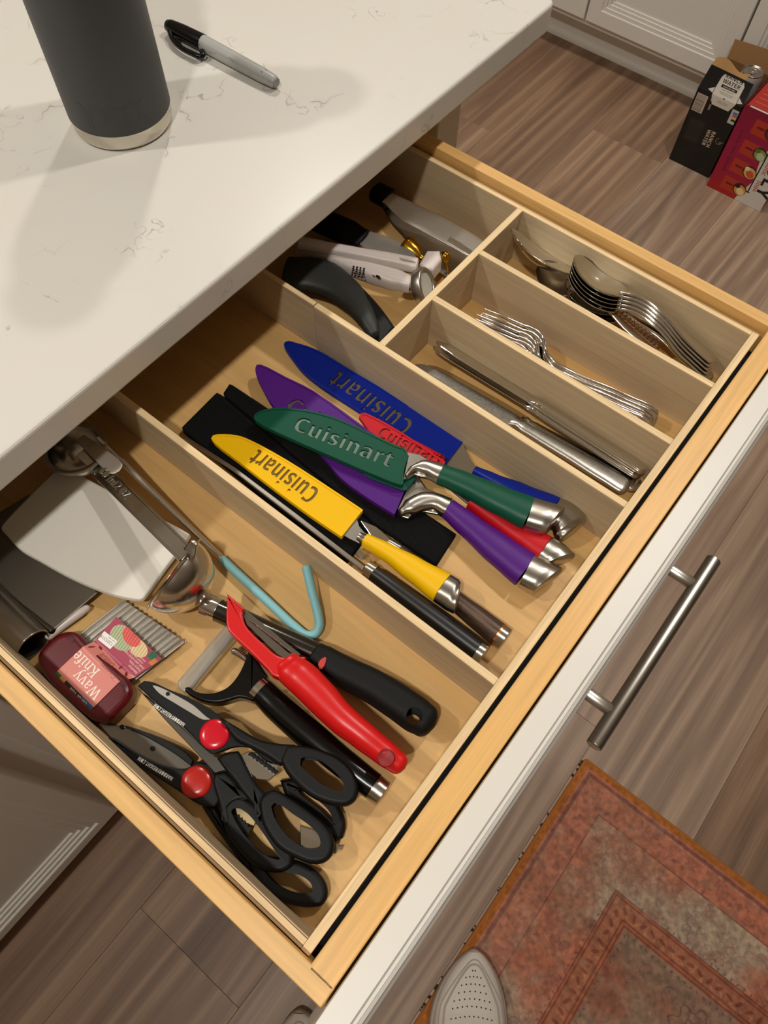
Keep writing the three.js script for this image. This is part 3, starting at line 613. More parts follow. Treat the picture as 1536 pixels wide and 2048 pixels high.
{ // wavy knife in its printed sleeve
  const t = thing('wavy_knife', 'maroon handled wavy cutter knife in a clear pack with a pink printed sleeve', 'wavy knife');
  const hp = smooth([[.0169,-.2834],[.0131,-.2799],[.0096,-.2702],[.0078,-.2598],[.0077,-.2378],[.0085,-.2218],[.0093,-.2165],[.0121,-.2113],[.0165,-.2075],[.0262,-.2064],[.0347,-.2065],[.0401,-.2088],[.0434,-.2133],[.0451,-.2198],[.0448,-.2253],[.0447,-.2331],[.0443,-.2423],[.0445,-.263],[.0451,-.2713],[.0438,-.2765],[.0401,-.2811],[.0342,-.2842],[.0245,-.2848]], 4);
  mesh('handle', slab(hp, F0 + 0.0006, F0 + 0.0205, { bevel: 0.006, seg: 5 }), S({ color: 0x5a0c16, roughness: 0.32 }), t);
  for (const q of [[[.0374,-.2746],[.0399,-.2732],[.0408,-.2703],[.0383,-.2686],[.0369,-.2697],[.0391,-.2706],[.0385,-.2726],[.0371,-.2731]], [[.0383,-.2195],[.0411,-.2184],[.0407,-.2154],[.0383,-.2133],[.0372,-.2141],[.0394,-.216],[.0392,-.2179],[.0381,-.2182]]])
    mesh('thumb_mark', slab(q, F0 + 0.0204, F0 + 0.0208), S({ color: 0x34060d, roughness: 0.4 }), t);
  // corrugated blade: the waves run from handle to edge
  const a = [.0454,.7884,-.2764], b = [.0844,.7884,-.2713], c = [.0905,.7884,-.2106], d = [.0411,.7884,-.2192];
  const nu = 96, nv = 4, pos = [], idx = [];
  for (let i = 0; i <= nu; i++) for (let j = 0; j <= nv; j++) {
    const u = i / nu, v = j / nv, w = 0.0021 * Math.sin(u * Math.PI * 2 * 13);
    const p = [0, 1, 2].map((k) => (a[k] * (1 - u) + d[k] * u) * (1 - v) + (b[k] * (1 - u) + c[k] * u) * v);
    pos.push(p[0], p[1] + w, p[2]);
  }
  for (let i = 0; i < nu; i++) for (let j = 0; j < nv; j++) { const k = i * (nv + 1) + j; idx.push(k, k + 1, k + nv + 1, k + 1, k + nv + 2, k + nv + 1); }
  const g = new THREE.BufferGeometry(); g.setAttribute('position', new THREE.Float32BufferAttribute(pos, 3)); g.setIndex(idx); g.computeVertexNormals();
  mesh('wavy_blade', g, S({ color: 0xd0ccc4, metalness: 1, roughness: 0.36, side: THREE.DoubleSide }), t);
  mesh('clear_cover', slab([[.0467,-.2802],[.085,-.2708],[.0857,-.2693],[.0915,-.2093],[.0896,-.2074],[.0427,-.2128],[.0416,-.217],[.0431,-.228]], F0 + 0.0105, F0 + 0.0113, { bevel: 0.0003 }), PH({ color: 0xffffff, roughness: 0.08, transmission: 1, thickness: 0, ior: 1.3 }), t, 'thin clear plastic cover');
  // printed sleeve: a sheet that follows the handle top and drops to the blade
  const o = [.0101,.8024,-.2609], e1 = [.0092,.8024,-.2211], up = [.0731,.8024,-.2714];
  const L0 = Math.hypot(e1[0] - o[0], e1[2] - o[2]), ex = [(e1[0] - o[0]) / L0, (e1[2] - o[2]) / L0], ez = [ex[1], -ex[0]];
  const tex = (() => {
    const W = 512, H = 704, cv = document.createElement('canvas'); cv.width = W; cv.height = H; const x = cv.getContext('2d');
    // drawn upright as one reads it: top of the sheet is the handle's outer edge
    x.fillStyle = '#d8857a'; x.fillRect(0, 0, W, H);
    x.fillStyle = '#b5654c'; x.fillRect(0, 0, W, 36);
    x.fillStyle = '#1e1c1c'; x.fillRect(150, 40, 230, 52); x.fillStyle = '#1c5a80'; x.fillRect(0, 40, 160, 52);
    x.fillStyle = '#c8962c'; x.fillRect(384, 40, 60, 52); x.fillStyle = '#1f6a34'; x.fillRect(446, 40, 66, 52);
    x.fillStyle = '#f3ead8'; x.font = 'italic 42px serif'; x.fillText('Côr de Ville', 70, 80);
    x.font = '120px serif'; x.fillText('Wavy', 40, 215); x.fillText('Knife', 210, 318);
    x.fillStyle = '#8e2a30'; x.font = '54px sans-serif'; x.fillText('Couteau', 60, 375); x.fillText('Ondulé', 190, 425);
    x.fillStyle = '#a8445a'; x.beginPath(); x.moveTo(0, 470); x.bezierCurveTo(120, 400, 300, 470, 512, 440); x.lineTo(512, 704); x.lineTo(0, 704); x.fill();
    x.fillStyle = '#7b2028'; for (const [a2, b2, r] of [[60, 430, 0.5], [150, 445, 1.2], [470, 400, 2.2], [420, 440, 0.2]]) { x.save(); x.translate(a2, b2); x.rotate(r); x.beginPath(); x.ellipse(0, 0, 26, 9, 0, 0, 7); x.fill(); x.restore(); }
    x.fillStyle = '#f0dccb'; x.font = '26px serif';
    ['fabulous', 'Fancy fries,', 'fruit and vivid veggies'].reverse().forEach((l, i) => x.fillText(l, 16, 500 + (2 - i) * 30));
    ['encore plus appétissants', 'couper vos frites, fruits'].forEach((l, i) => { x.font = '20px serif'; x.fillText(l, 60, 606 - i * 24); });
    const disc = (cx, cy, rx, ry, c1, c2) => { x.save(); x.beginPath(); x.ellipse(cx, cy, rx, ry, 0.2, 0, 7); x.clip(); x.fillStyle = c1; x.fillRect(cx - rx - 9, cy - ry - 9, 2 * rx + 18, 2 * ry + 18); x.strokeStyle = c2; x.lineWidth = 9; for (let k = -6; k < 7; k++) { x.beginPath(); x.moveTo(cx + k * 24 - 20, cy - ry - 8); x.lineTo(cx + k * 24 + 20, cy + ry + 8); x.stroke(); } x.restore(); };
    disc(190, 640, 92, 60, '#e2cda0', '#c9ad78'); disc(350, 610, 120, 92, '#b9bf9a', '#8f9a74'); disc(300, 668, 96, 60, '#e2695e', '#c74b48');
    x.fillStyle = '#1f6a4a'; x.fillRect(36, 640, 60, 60); x.fillStyle = '#d07c3c'; x.fillRect(0, 610, 40, 60);
    x.save(); x.translate(424, 520); x.rotate(-0.08); x.fillStyle = '#efece6'; x.fillRect(-70, -42, 150, 84); x.fillStyle = '#2a2a2a'; x.font = '34px monospace'; x.fillText('1205318', -62, 8); x.font = '15px sans-serif'; x.fillText('Item Code', -56, 30); x.restore();
    const tx = new THREE.CanvasTexture(cv); tx.colorSpace = THREE.SRGBColorSpace; return tx;
  })();
  const H0 = Math.abs((up[0] - o[0]) * ez[0] + (up[2] - o[2]) * ez[1]);
  const out = (v) => (v < 0.5 ? [0.0, 1.0] : [0.0 - (v - 0.5) * 0.18, 1 + (v - 0.5) * 0.36]);   // the sheet flares towards the edge
  const P2 = [], U2 = [], I2 = [], n1 = 12, n2 = 28;
  for (let j = 0; j <= n2; j++) for (let i = 0; i <= n1; i++) {
    const v = j / n2, [l, r] = out(v), u = l + (r - l) * i / n1;
    const wrapDown = v < 0.08 ? (0.08 - v) * 0.2 : 0;
    const hTop = v < 0.5 ? 0.0212 : 0.0212 - 0.0088 * Math.min(1, (v - 0.5) / 0.14);
    const s = (v - 0.02) * H0 * (v < 0.08 ? 0.96 : 1);
    P2.push(o[0] + ex[0] * u * L0 + ez[0] * s, F0 + hTop - wrapDown, o[2] + ex[1] * u * L0 + ez[1] * s);
    U2.push(1 - i / n1, 1 - v);
  }
  for (let j = 0; j < n2; j++) for (let i = 0; i < n1; i++) { const k = j * (n1 + 1) + i; I2.push(k, k + 1, k + n1 + 1, k + 1, k + n1 + 2, k + n1 + 1); }
  const sg = new THREE.BufferGeometry(); sg.setAttribute('position', new THREE.Float32BufferAttribute(P2, 3)); sg.setAttribute('uv', new THREE.Float32BufferAttribute(U2, 2)); sg.setIndex(I2); sg.computeVertexNormals();
  mesh('printed_sleeve', sg, S({ map: tex, roughness: 0.35, side: THREE.DoubleSide }), t, 'pink paper sleeve with cream lettering');
  seat(t);
}
// an open hemispherical cup: centre, axis (towards the opening), radius
function cup(C, axis, r, depth = 1, th = 0.0012, lip = 0.003) {
  const prof = []; const n = 20;
  for (let k = 0; k <= n; k++) { const a = (k / n) * Math.PI / 2; prof.push([-depth * r * Math.cos(a), r * Math.sin(a)]); }
  prof.push([0, r + lip], [0.001, r + lip], [0.0012, r - th]);
  for (let k = n; k >= 0; k--) { const a = (k / n) * Math.PI / 2; prof.push([-(depth * r - th) * Math.cos(a), (r - th) * Math.sin(a)]); }
  return turned(C, [C[0] + axis[0], C[1] + axis[1], C[2] + axis[2]], prof, 48);
}
{ // measuring scoop whose trough handle lies over the white plate
  const t = thing('measuring_scoop', 'polished steel measuring scoop with an embossed trough handle, bowl tipped on its side', 'measuring scoop');
  const C = [.1206,.8124,-.2448];
  const tip = [.1462,.8114,-.3589], root = [.1327,.8384,-.2353];
  const axis = V(-0.127, 0.364, -0.931).normalize();
  mesh('cup', cup(C, [axis.x, axis.y, axis.z], 0.0296, 0.98), chromeBody, t);
  const hd = mesh('handle', sweep([[...root, 0.0125, 0.004], [...along(root, tip, 0.3), 0.0128, 0.005], [...along(root, tip, 0.75), 0.0135, 0.005], [...tip, 0.0125, 0.0042], [...[.1462,.8114,-.3648], 0.009, 0.004], [...[.1465,.8144,-.3794], 0.0085, 0.003]], { n: 20, pow: 5, sub: 8 }), chromeBody, t);
  for (const s of [-1, 1]) mesh('rail', tube([0, 0.5, 1].map((k) => { const q = along(root, tip, k); const px = tip[0] - root[0], pz = tip[2] - root[2], l = Math.hypot(px, pz); return [q[0] + s * -pz / l * 0.0058, q[1] + 0.0022, q[2] + s * px / l * 0.0058]; }), 0.0011, { n: 8 }), chromeBody, hd);
  mesh('bracket', sweep([[...[.1423,.8434,-.2369], 0.007, 0.003], [...[.1349,.8374,-.2364], 0.012, 0.004], [...[.1293,.8314,-.2386], 0.01, 0.0035]], { n: 14, pow: 3, round: [0.002, 0.002] }), chromeBody, t);
  const dark = S({ color: 0x55524d, metalness: 1, roughness: 0.3 });
  for (const [word, u0, v0, u1, v1, cp] of [['60 mL', 208, 953, 237, 983, 9], ['2 OZ.', 240, 988, 262, 1010, 11]]) {
    const y = tip[1] + (root[1] - tip[1]) * ((u0 + u1) / 2 - 196) / (374 - 196);
    const q0 = along(root, tip, 1 - ((u0 - 196) / 178)), q1 = along(root, tip, 1 - ((u1 - 196) / 178));
    const L = letters(word, [q0[0], q0[2], q1[0], q1[2], 0.0048], fontR);
    mesh('embossed_mark', merge(L.cut.map((c) => slab(c, Math.max(q0[1], q1[1]) + 0.002, Math.max(q0[1], q1[1]) + 0.0029))), chromeBody, hd);
  }
  seat(t);
  const b = thing('measuring_cup', 'small round steel measuring cup with a flat rounded handle near the counter edge', 'measuring cup');
  const D = [.1463,.8154,-.3846];
  mesh('cup', cup(D, [0.05, 1, 0], 0.0225, 1.1), chromeBody, b);
  mesh('handle', sweep([[...[.1555,.8174,-.3881], 0.0085, 0.0016], [...[.1552,.8184,-.3657], 0.0125, 0.0016], [...[.1545,.8184,-.3496], 0.014, 0.0016], [...[.1543,.8184,-.3447], 0.013, 0.0016]], { n: 16, pow: 4, round: [0, 0.005] }), S({ color: 0xcfc6ba, metalness: 1, roughness: 0.5 }), b);
  seat(b);
}
{ // bent straw
  const t = thing('drinking_straw', 'thin steel straw with a pale blue silicone tip bent back on itself', 'straw');
  mesh('tube', tube([[.1651,.8154,-.3783],[.1623,.7994,-.3204],[.1594,.7884,-.2637],[.1572,.7864,-.2359]], 0.0026), M.chrome, t);
  mesh('silicone_tip', tube([[.1574,.7864,-.2377],[.1561,.7864,-.2223],[.1538,.7864,-.1879],[.1515,.7864,-.1548],[.152,.7864,-.1441],[.1567,.7864,-.1396],[.1631,.7874,-.1405],[.1681,.7894,-.1453],[.1797,.7934,-.1616],[.1914,.7974,-.1776]], 0.0036, { n: 14, sub: 6 }), S({ color: 0x86c0c6, roughness: 0.45 }), t);
  seat(t);
}
{ // corer with black grip handle
  const t = thing('apple_corer', 'steel apple corer with a thick matte black handle pierced by a hanging hole', 'corer');
  const A = [.1201,.7964,-.2174], B = [.1446,.7964,-.1229], L = Math.hypot(B[0] - A[0], B[2] - A[2]), r = 0.0092;
  mesh('tube', turned(A, B, [[0.012, r - 0.0012], [0.012, r - 0.0004], [L, r - 0.0004], [L, r - 0.002], [0.012, r - 0.0012]], 32), S({ color: 0x5d5a56, metalness: 1, roughness: 0.16 }), t);
  mesh('cutting_ring', turned(A, B, [[0, r - 0.001], [0.0004, r], [0.0125, r], [0.0125, r - 0.001], [0, r - 0.001]], 32), M.chrome, t);
  mesh('handle', (() => {
    const bar = sweep([[.1433,.7964,-.1256,.0184,.022],[.1441,.7964,-.1175,.0213,.024],[.1467,.7964,-.1006,.0226,.025],[.1513,.7964,-.0804,.0239,.025],[.1539,.7964,-.0599,.0251,.025],[.1551,.7964,-.0426,.0257,.025],[.1559,.7964,-.0343,.0234,.024]], { n: 40, pow: 2.5, round: [0.003, 0.008] });
    const c = [.1517,.8084,-.0413];
    const cutter = new Brush(new THREE.CylinderGeometry(0.0056, 0.0056, 0.08, 32).translate(c[0], c[1] - 0.01, c[2]));
    const body = new Brush(plain(bar)); body.updateMatrixWorld(); cutter.updateMatrixWorld();
    const ev = new Evaluator(); ev.attributes = ['position', 'normal', 'uv']; ev.useGroups = false;
    const r = ev.evaluate(body, cutter, SUBTRACTION); return plain(r.geometry);
  })(), M.blackSoft, t);
  mesh('oval_inlay', slab(smooth([[.1347,-.1142],[.137,-.1171],[.1406,-.1179],[.1443,-.1168],[.1441,-.1153],[.1401,-.1132],[.136,-.1126]], 4), F0 + 0.0268, F0 + 0.0279, { bevel: 0.0003 }), S({ color: 0xc23a34, roughness: 0.5 }), t, 'small red oval inlay');
  seat(t);
}
{ // Y peeler
  const t = thing('vegetable_peeler', 'black handled Y shaped peeler with steel collar and end cap under the red peeler', 'peeler');
  const B2 = M.blackGloss;
  mesh('handle', sweep([[.0986,.7974,-.138,.019,.019],[.0975,.7974,-.1196,.0206,.021],[.0973,.7974,-.0911,.0213,.022],[.0977,.7974,-.0595,.0199,.022],[.0988,.7974,-.0347,.0187,.02]], { n: 32, pow: 2.2 }), B2, t);
  mesh('collar', sweep([[.0987,.7974,-.1425,.0194,.0195],[.0985,.7974,-.1375,.0194,.0198]], { n: 32, pow: 2.2 }), M.chrome, t);
  mesh('end_cap', sweep([[.0988,.7974,-.0347,.0187,.0204],[.0991,.7974,-.0267,.0183,.02]], { n: 32, pow: 2.2, round: [0, 0.001] }), M.steel, t);
  mesh('yoke', slab(smooth([[.0888,-.1374],[.0872,-.1422],[.0846,-.1465],[.0794,-.1502],[.0737,-.1545],[.0693,-.16],[.0661,-.1667],[.0642,-.1748],[.0642,-.1798],[.0662,-.1813],[.068,-.1796],[.0688,-.1735],[.0723,-.1669],[.0781,-.1613],[.0854,-.158],[.0946,-.158],[.1032,-.1602],[.1106,-.1633],[.1172,-.1665],[.1202,-.1663],[.1177,-.161],[.1135,-.1556],[.1112,-.149],[.1091,-.1412]], 4), F0 + 0.0088, F0 + 0.0215, { bevel: 0.0017, seg: 4 }), B2, t);
  mesh('eye_remover', sweep([[.1074,.7984,-.1734,.0058,.007],[.1087,.7984,-.1671,.0061,.007],[.1085,.7984,-.1619,.005,.006]], { n: 18, round: [0.003, 0.002] }), M.chrome, t);
  mesh('blade', slab([[.0682,-.1813],[.0685,-.1786],[.1207,-.184],[.121,-.1874]], F0 + 0.0135, F0 + 0.0147, { bevel: 0.0004 }), M.chrome, t);
  mesh('blade_cover', slab([[.0655,-.1904],[.0626,-.1859],[.0629,-.1811],[.0656,-.1783],[.1156,-.1815],[.1217,-.1905],[.1191,-.1931]], F0 + 0.0118, F0 + 0.0172, { bevel: 0.002, seg: 3 }), PH({ color: 0xdfe0dc, roughness: 0.35, transmission: 0.8, thickness: 0 }), t, 'frosted clear blade cover');
  seat(t);
}
{ // red straight peeler
  const t = thing('vegetable_peeler', 'bright red straight peeler with a serrated steel blade lying on the black peeler', 'peeler');
  const red = S({ color: 0xd81214, roughness: 0.34 });
  mesh('handle', sweep([[.1227,.8144,-.1338,.0194,.016],[.1214,.8144,-.1275,.0228,.02],[.1213,.8154,-.117,.024,.023],[.1198,.8154,-.1,.0234,.025],[.1175,.8154,-.079,.0208,.025],[.1179,.8144,-.0617,.0189,.024],[.1187,.8124,-.0414,.0172,.021],[.1192,.8114,-.0306,.0151,.018]], { n: 32, pow: 2.3, round: [0.003, 0.006] }), red, t);
  const outl = smooth([[.1332,-.2009],[.1332,-.1954],[.1327,-.1849],[.1323,-.183],[.1297,-.1826],[.1263,-.1783],[.1234,-.1706],[.1221,-.1534],[.122,-.1414],[.1256,-.1341],[.1297,-.1307],[.1339,-.125],[.128,-.1226],[.1154,-.1236],[.1095,-.1342],[.1102,-.139],[.112,-.1584],[.113,-.177],[.1145,-.1829]], 4, 60);
  mesh('head_frame', slab(outl, F0 + 0.0275, F0 + 0.0385, { bevel: 0.0014, seg: 3 }), red, t);
  mesh('blade', slab([[.1324,-.1846],[.1334,-.1816],[.1339,-.1302],[.1296,-.1297],[.1246,-.1342],[.1235,-.1441],[.1258,-.1754],[.1285,-.1804]], F0 + 0.0318, F0 + 0.0332, { bevel: 0.0004, holes: [[[.1289,-.1758],[.1301,-.1755],[.1306,-.1353],[.1287,-.1365]]] }), S({ color: 0xa8a49e, metalness: 1, roughness: 0.2 }), t);
  mesh('serration', (() => { const g = []; const a = [.1293,.8154,-.1751], b = [.1305,.8154,-.1364]; for (let k = 0; k < 26; k++) { const q = along(a, b, k / 25); g.push(new THREE.ConeGeometry(0.0007, 0.0016, 6).translate(q[0], q[1] + 0.0002, q[2])); } return merge(g); })(), M.chrome, t);
  mesh('dimple', turned([.1152,.8234,-.038], [[.1152,.8234,-.038][0], 5, [.1152,.8234,-.038][2]], [[-0.001, 0], [-0.001, 0.0052], [0.0003, 0.0058], [0.0004, 0.0048], [-0.0006, 0.004], [-0.0008, 0]], 28), S({ color: 0x8f0709, roughness: 0.5 }), t);
  seat(t);
}
// ---------------------------------------------------------------- kitchen scissors
function loopRing(outer, inner, y0, y1, mat, parent) {
  return mesh('finger_loop', slab(smooth(outer, 5), y0, y1, { bevel: 0.0035, seg: 5, holes: [smooth(inner, 5)] }), mat, parent);
}
const HARBOR = 'HARBORFREIGHT.COM';
const scissorBlack = PH({ color: 0x0b0b0b, roughness: 0.5, specularIntensity: 0.5 });
const white = S({ color: 0xd8d4cc, roughness: 0.6 });
{
  const t = thing('kitchen_scissors', 'upper black kitchen scissors with a bright red pivot button, points by the pink sleeve', 'scissors');
  const y = F0 + 0.0215;
  const tex = mesh('blade', slab([[.044,-.2087],[.0443,-.206],[.0412,-.1754],[.0399,-.1534],[.0384,-.1337],[.0376,-.1244],[.0442,-.1197],[.0471,-.1234],[.0455,-.1284],[.0464,-.1369],[.0468,-.1469],[.0477,-.1772]], y - 0.004, y - 0.0015, { bevel: 0.0006 }), S({ color: 0x6b6863, metalness: 1, roughness: 0.3 }), t);
  const cover = smooth([[.0458,-.2068],[.0509,-.2061],[.0542,-.2009],[.0576,-.1888],[.0628,-.1722],[.0658,-.159],[.067,-.1465],[.0686,-.1342],[.0709,-.1174],[.0762,-.1061],[.0851,-.0934],[.0822,-.0917],[.0689,-.0926],[.065,-.1027],[.0644,-.116],[.0585,-.1244],[.0512,-.1292],[.0456,-.1332],[.0447,-.1385],[.0455,-.1522],[.0463,-.1751],[.0455,-.1942]], 3);
  mesh('blade_cover', slab(cover, y - 0.0012, y + 0.004, { bevel: 0.0012 }), scissorBlack, t);
  mesh('blade_window', slab(smooth([[.0525,-.1995],[.055,-.1931],[.0581,-.1803],[.0606,-.1661],[.0607,-.154],[.0612,-.1501],[.0579,-.1542],[.0559,-.1643],[.0538,-.1768],[.0517,-.1905]], 3), y + 0.0036, y + 0.0043), S({ color: 0xd8d4cc, metalness: 1, roughness: 0.3 }), t, 'bare steel blade');
  for (const q of [[303,1368,27], [334,1388,27]]) { /* rivet dots below */ }
  for (const c of [[.053,.8084,-.1995], [.0551,.8084,-.1857]]) mesh('rivet', new THREE.CylinderGeometry(0.0014, 0.0014, 0.0012, 14).translate(c[0], y + 0.0043, c[2]), M.black, t);
  const L = letters(HARBOR, [.0475,-.1615,.0441,-.1875,.0019]);
  mesh('lettering', merge(L.cut.map((c) => slab(c, y + 0.004, y + 0.0042))), white, t, 'white printed lettering');
  mesh('upper_handle', slab(smooth([[.066,-.1455],[.0686,-.1337],[.0725,-.1139],[.0791,-.1014],[.085,-.093],[.0837,-.0883],[.0776,-.0865],[.0684,-.0918],[.0669,-.1041],[.0643,-.1156],[.0618,-.1272]], 3), y, y + 0.0085, { bevel: 0.003, seg: 4 }), scissorBlack, t);
  loopRing([[.0805,-.097],[.0867,-.0898],[.093,-.0773],[.097,-.0629],[.0958,-.0505],[.0908,-.0416],[.0842,-.0383],[.0785,-.0396],[.0743,-.0438],[.0696,-.0527],[.0667,-.0632],[.0664,-.0736],[.0678,-.0855],[.0712,-.094]], [[.0801,-.0871],[.085,-.0846],[.0905,-.0751],[.0919,-.063],[.0906,-.0514],[.0867,-.0451],[.0819,-.0442],[.0775,-.0487],[.0736,-.0605],[.073,-.0723],[.0741,-.0822]], y - 0.002, y + 0.0095, scissorBlack, t);
  mesh('lower_handle', slab(smooth([[.0452,-.1297],[.0514,-.1282],[.0581,-.122],[.0567,-.1164],[.0527,-.1053],[.0503,-.0966],[.0499,-.088],[.0454,-.0866],[.0398,-.0836],[.0341,-.0801],[.0383,-.0895],[.0401,-.1007],[.0421,-.1109],[.0435,-.1215]], 3), y - 0.008, y + 0.0005, { bevel: 0.003, seg: 4 }), scissorBlack, t);
  loopRing([[.0438,-.0885],[.0502,-.089],[.0551,-.0854],[.058,-.0737],[.0598,-.0576],[.0599,-.0438],[.0559,-.0335],[.0492,-.0295],[.0424,-.0305],[.0362,-.037],[.0326,-.0466],[.0301,-.0591],[.0318,-.0703],[.0361,-.0804]], [[.0435,-.0828],[.0488,-.0832],[.053,-.0799],[.055,-.0665],[.0565,-.0529],[.0555,-.0426],[.0511,-.0366],[.0461,-.0353],[.04,-.0411],[.0361,-.0506],[.0358,-.0624],[.0384,-.0736]], y - 0.011, y + 0.0005, scissorBlack, t);
  // toothed jaws of the nut cracker between the handles
  const jaw = (pts, hgt, mat, nm) => mesh(nm, slab(pts, hgt, hgt + 0.003, { bevel: 0.0005 }), mat, t);
  jaw([[.0573,-.1191],[.0617,-.1172],[.0663,-.1104],[.0686,-.1014],[.0681,-.0936],[.0637,-.0914],[.0572,-.0928],[.0527,-.0995],[.0522,-.1083],[.0543,-.1149]], y - 0.0062, S({ color: 0xd2cec6, metalness: 1, roughness: 0.16 }), 'cracker_plate');
  const teeth = []; { const a = [487,1503], b = [553,1541]; for (let k = 0; k <= 14; k++) teeth.push(k); }
  const A = [[.0585,-.1166],[.0604,-.0935],[.0685,-.0937],[.0644,-.1128]], zig = [];
  for (let k = 0; k <= 14; k++) { const s = k / 14, w = k % 2 ? 0.25 : 0.42; zig.push([A[0][0] + (A[1][0] - A[0][0]) * s + (A[3][0] - A[0][0]) * w, A[0][1] + (A[1][1] - A[0][1]) * s + (A[3][1] - A[0][1]) * w]); }
  for (let k = 14; k >= 0; k--) { const s = k / 14, w = k % 2 ? 0.92 : 0.75; zig.push([A[0][0] + (A[1][0] - A[0][0]) * s + (A[3][0] - A[0][0]) * w, A[0][1] + (A[1][1] - A[0][1]) * s + (A[3][1] - A[0][1]) * w]); }
  jaw(zig, y - 0.002, scissorBlack, 'tooth_strip');
  const pv = [.0559,.8094,-.1408];
  mesh('pivot_button', turned([pv[0], y + 0.003, pv[2]], [pv[0], 5, pv[2]], [[0, 0.0103], [0.0016, 0.0103], [0.0028, 0.0092], [0.0034, 0.006], [0.0036, 0]], 40), S({ color: 0xcf1226, roughness: 0.2 }), t, 'glossy red pivot button');
  seat(t);
}
{
  const t = thing('kitchen_scissors', 'lower black kitchen scissors with an orange red pivot button along the outer tray wall', 'scissors');
  const y = F0 + 0.0085;
  mesh('blade', slab([[.0097,-.2156],[.0194,-.2003],[.0261,-.1798],[.03,-.1586],[.0316,-.1416],[.0301,-.1361],[.0252,-.139],[.0181,-.1563],[.0123,-.1802],[.0085,-.2006]], y - 0.003, y - 0.0005, { bevel: 0.0006 }), S({ color: 0x8d8a84, metalness: 1, roughness: 0.24 }), t);
  mesh('blade_cover', slab(smooth([[.0074,-.2012],[.0096,-.1995],[.0124,-.1841],[.016,-.1679],[.0211,-.1535],[.0271,-.1439],[.0358,-.141],[.0391,-.1326],[.0355,-.1214],[.0271,-.1113],[.0218,-.1108],[.0164,-.1196],[.0138,-.1361],[.0104,-.157],[.0073,-.1786],[.0068,-.1954]], 3), y - 0.0045, y + 0.004, { bevel: 0.0014 }), scissorBlack, t);
  mesh('back_cover', slab(smooth([[.02,-.199],[.0217,-.1968],[.0301,-.1731],[.0349,-.1531],[.0345,-.1439],[.0304,-.1427],[.0291,-.1571],[.0253,-.1781]], 3), y - 0.0005, y + 0.0028, { bevel: 0.0008 }), scissorBlack, t);
  for (const c of [[.0186,.7914,-.2001], [.0219,.7914,-.1725]]) mesh('rivet', new THREE.CylinderGeometry(0.0016, 0.0016, 0.002, 14).translate(c[0], y, c[2]), M.black, t);
  const L = letters(HARBOR, [.0168,-.1459,.0118,-.1741,.0019]);
  mesh('lettering', merge(L.cut.map((c) => slab(c, y + 0.004, y + 0.0042))), white, t, 'white printed lettering');
  mesh('upper_handle', slab(smooth([[.0331,-.1232],[.0379,-.1251],[.0437,-.1203],[.0438,-.112],[.0412,-.1029],[.0393,-.0942],[.037,-.098],[.0319,-.1019],[.0258,-.102],[.018,-.0959],[.0192,-.1003],[.0254,-.11]], 3), y - 0.001, y + 0.0085, { bevel: 0.003, seg: 4 }), scissorBlack, t);
  loopRing([[.0246,-.1076],[.0308,-.109],[.038,-.102],[.0407,-.0925],[.0398,-.0807],[.0372,-.0623],[.0332,-.049],[.0276,-.0457],[.0215,-.0481],[.0161,-.0545],[.0122,-.0659],[.0126,-.0796],[.0155,-.0933]], [[.0244,-.1028],[.0306,-.1032],[.0347,-.098],[.0362,-.0892],[.0343,-.0757],[.0311,-.0612],[.0287,-.0519],[.0244,-.0506],[.0203,-.0557],[.0173,-.0671],[.0182,-.0813],[.0207,-.0937]], y - 0.003, y + 0.0075, scissorBlack, t);
  mesh('lower_handle', slab(smooth([[.0177,-.1234],[.0235,-.113],[.0192,-.1013],[.0153,-.0864],[.0138,-.0713],[.01,-.0642],[.0067,-.0664],[.0087,-.0801],[.0112,-.0964],[.015,-.1141]], 3), y - 0.0075, y + 0.0005, { bevel: 0.003, seg: 4 }), scissorBlack, t);
  loopRing([[.0109,-.0687],[.0194,-.0676],[.0263,-.0561],[.0328,-.0442],[.0354,-.0333],[.0336,-.0223],[.0285,-.0166],[.0224,-.0161],[.0165,-.0212],[.0103,-.0312],[.0065,-.0424],[.0064,-.0555]], [[.012,-.0625],[.0175,-.0614],[.0236,-.0509],[.03,-.0391],[.0309,-.0294],[.0275,-.0235],[.0234,-.0221],[.0183,-.0262],[.0126,-.0357],[.0099,-.0464],[.0102,-.0555]], y - 0.0078, y + 0.004, scissorBlack, t);
  mesh('cracker_plate', slab([[.0316,-.103],[.0345,-.0983],[.0347,-.091],[.0331,-.084],[.0295,-.0824],[.0271,-.0884],[.0269,-.0966]], y - 0.004, y - 0.001, { bevel: 0.0005 }), S({ color: 0xc9b58c, metalness: 1, roughness: 0.3 }), t);
  const A = [[.0268,-.1008],[.0264,-.0833],[.0315,-.0834],[.0324,-.1019]], zig = [];
  for (let k = 0; k <= 12; k++) { const s = k / 12, w = k % 2 ? 0.02 : 0.26; zig.push([A[0][0] + (A[1][0] - A[0][0]) * s + (A[3][0] - A[0][0]) * w, A[0][1] + (A[1][1] - A[0][1]) * s + (A[3][1] - A[0][1]) * w]); }
  zig.push([A[1][0], A[1][1]]); 
  mesh('tooth_strip', slab([...zig.slice(0, 13), [A[1][0] - 0.004, A[1][1] + 0.002], [A[0][0] - 0.004, A[0][1] + 0.002]], y - 0.001, y + 0.0015), scissorBlack, t);
  const pv = [.0255,.7954,-.1317];
  mesh('pivot_button', turned([pv[0], y + 0.003, pv[2]], [pv[0], 5, pv[2]], [[0, 0.0107], [0.0016, 0.0107], [0.003, 0.0094], [0.0038, 0.006], [0.004, 0]], 40), S({ color: 0xb32018, roughness: 0.25 }), t, 'orange red pivot button');
  mesh('pivot_end', new THREE.SphereGeometry(0.0016, 12, 8).translate(...[.0171,.7944,-.1307]), M.steel, t);
  seat(t);
}
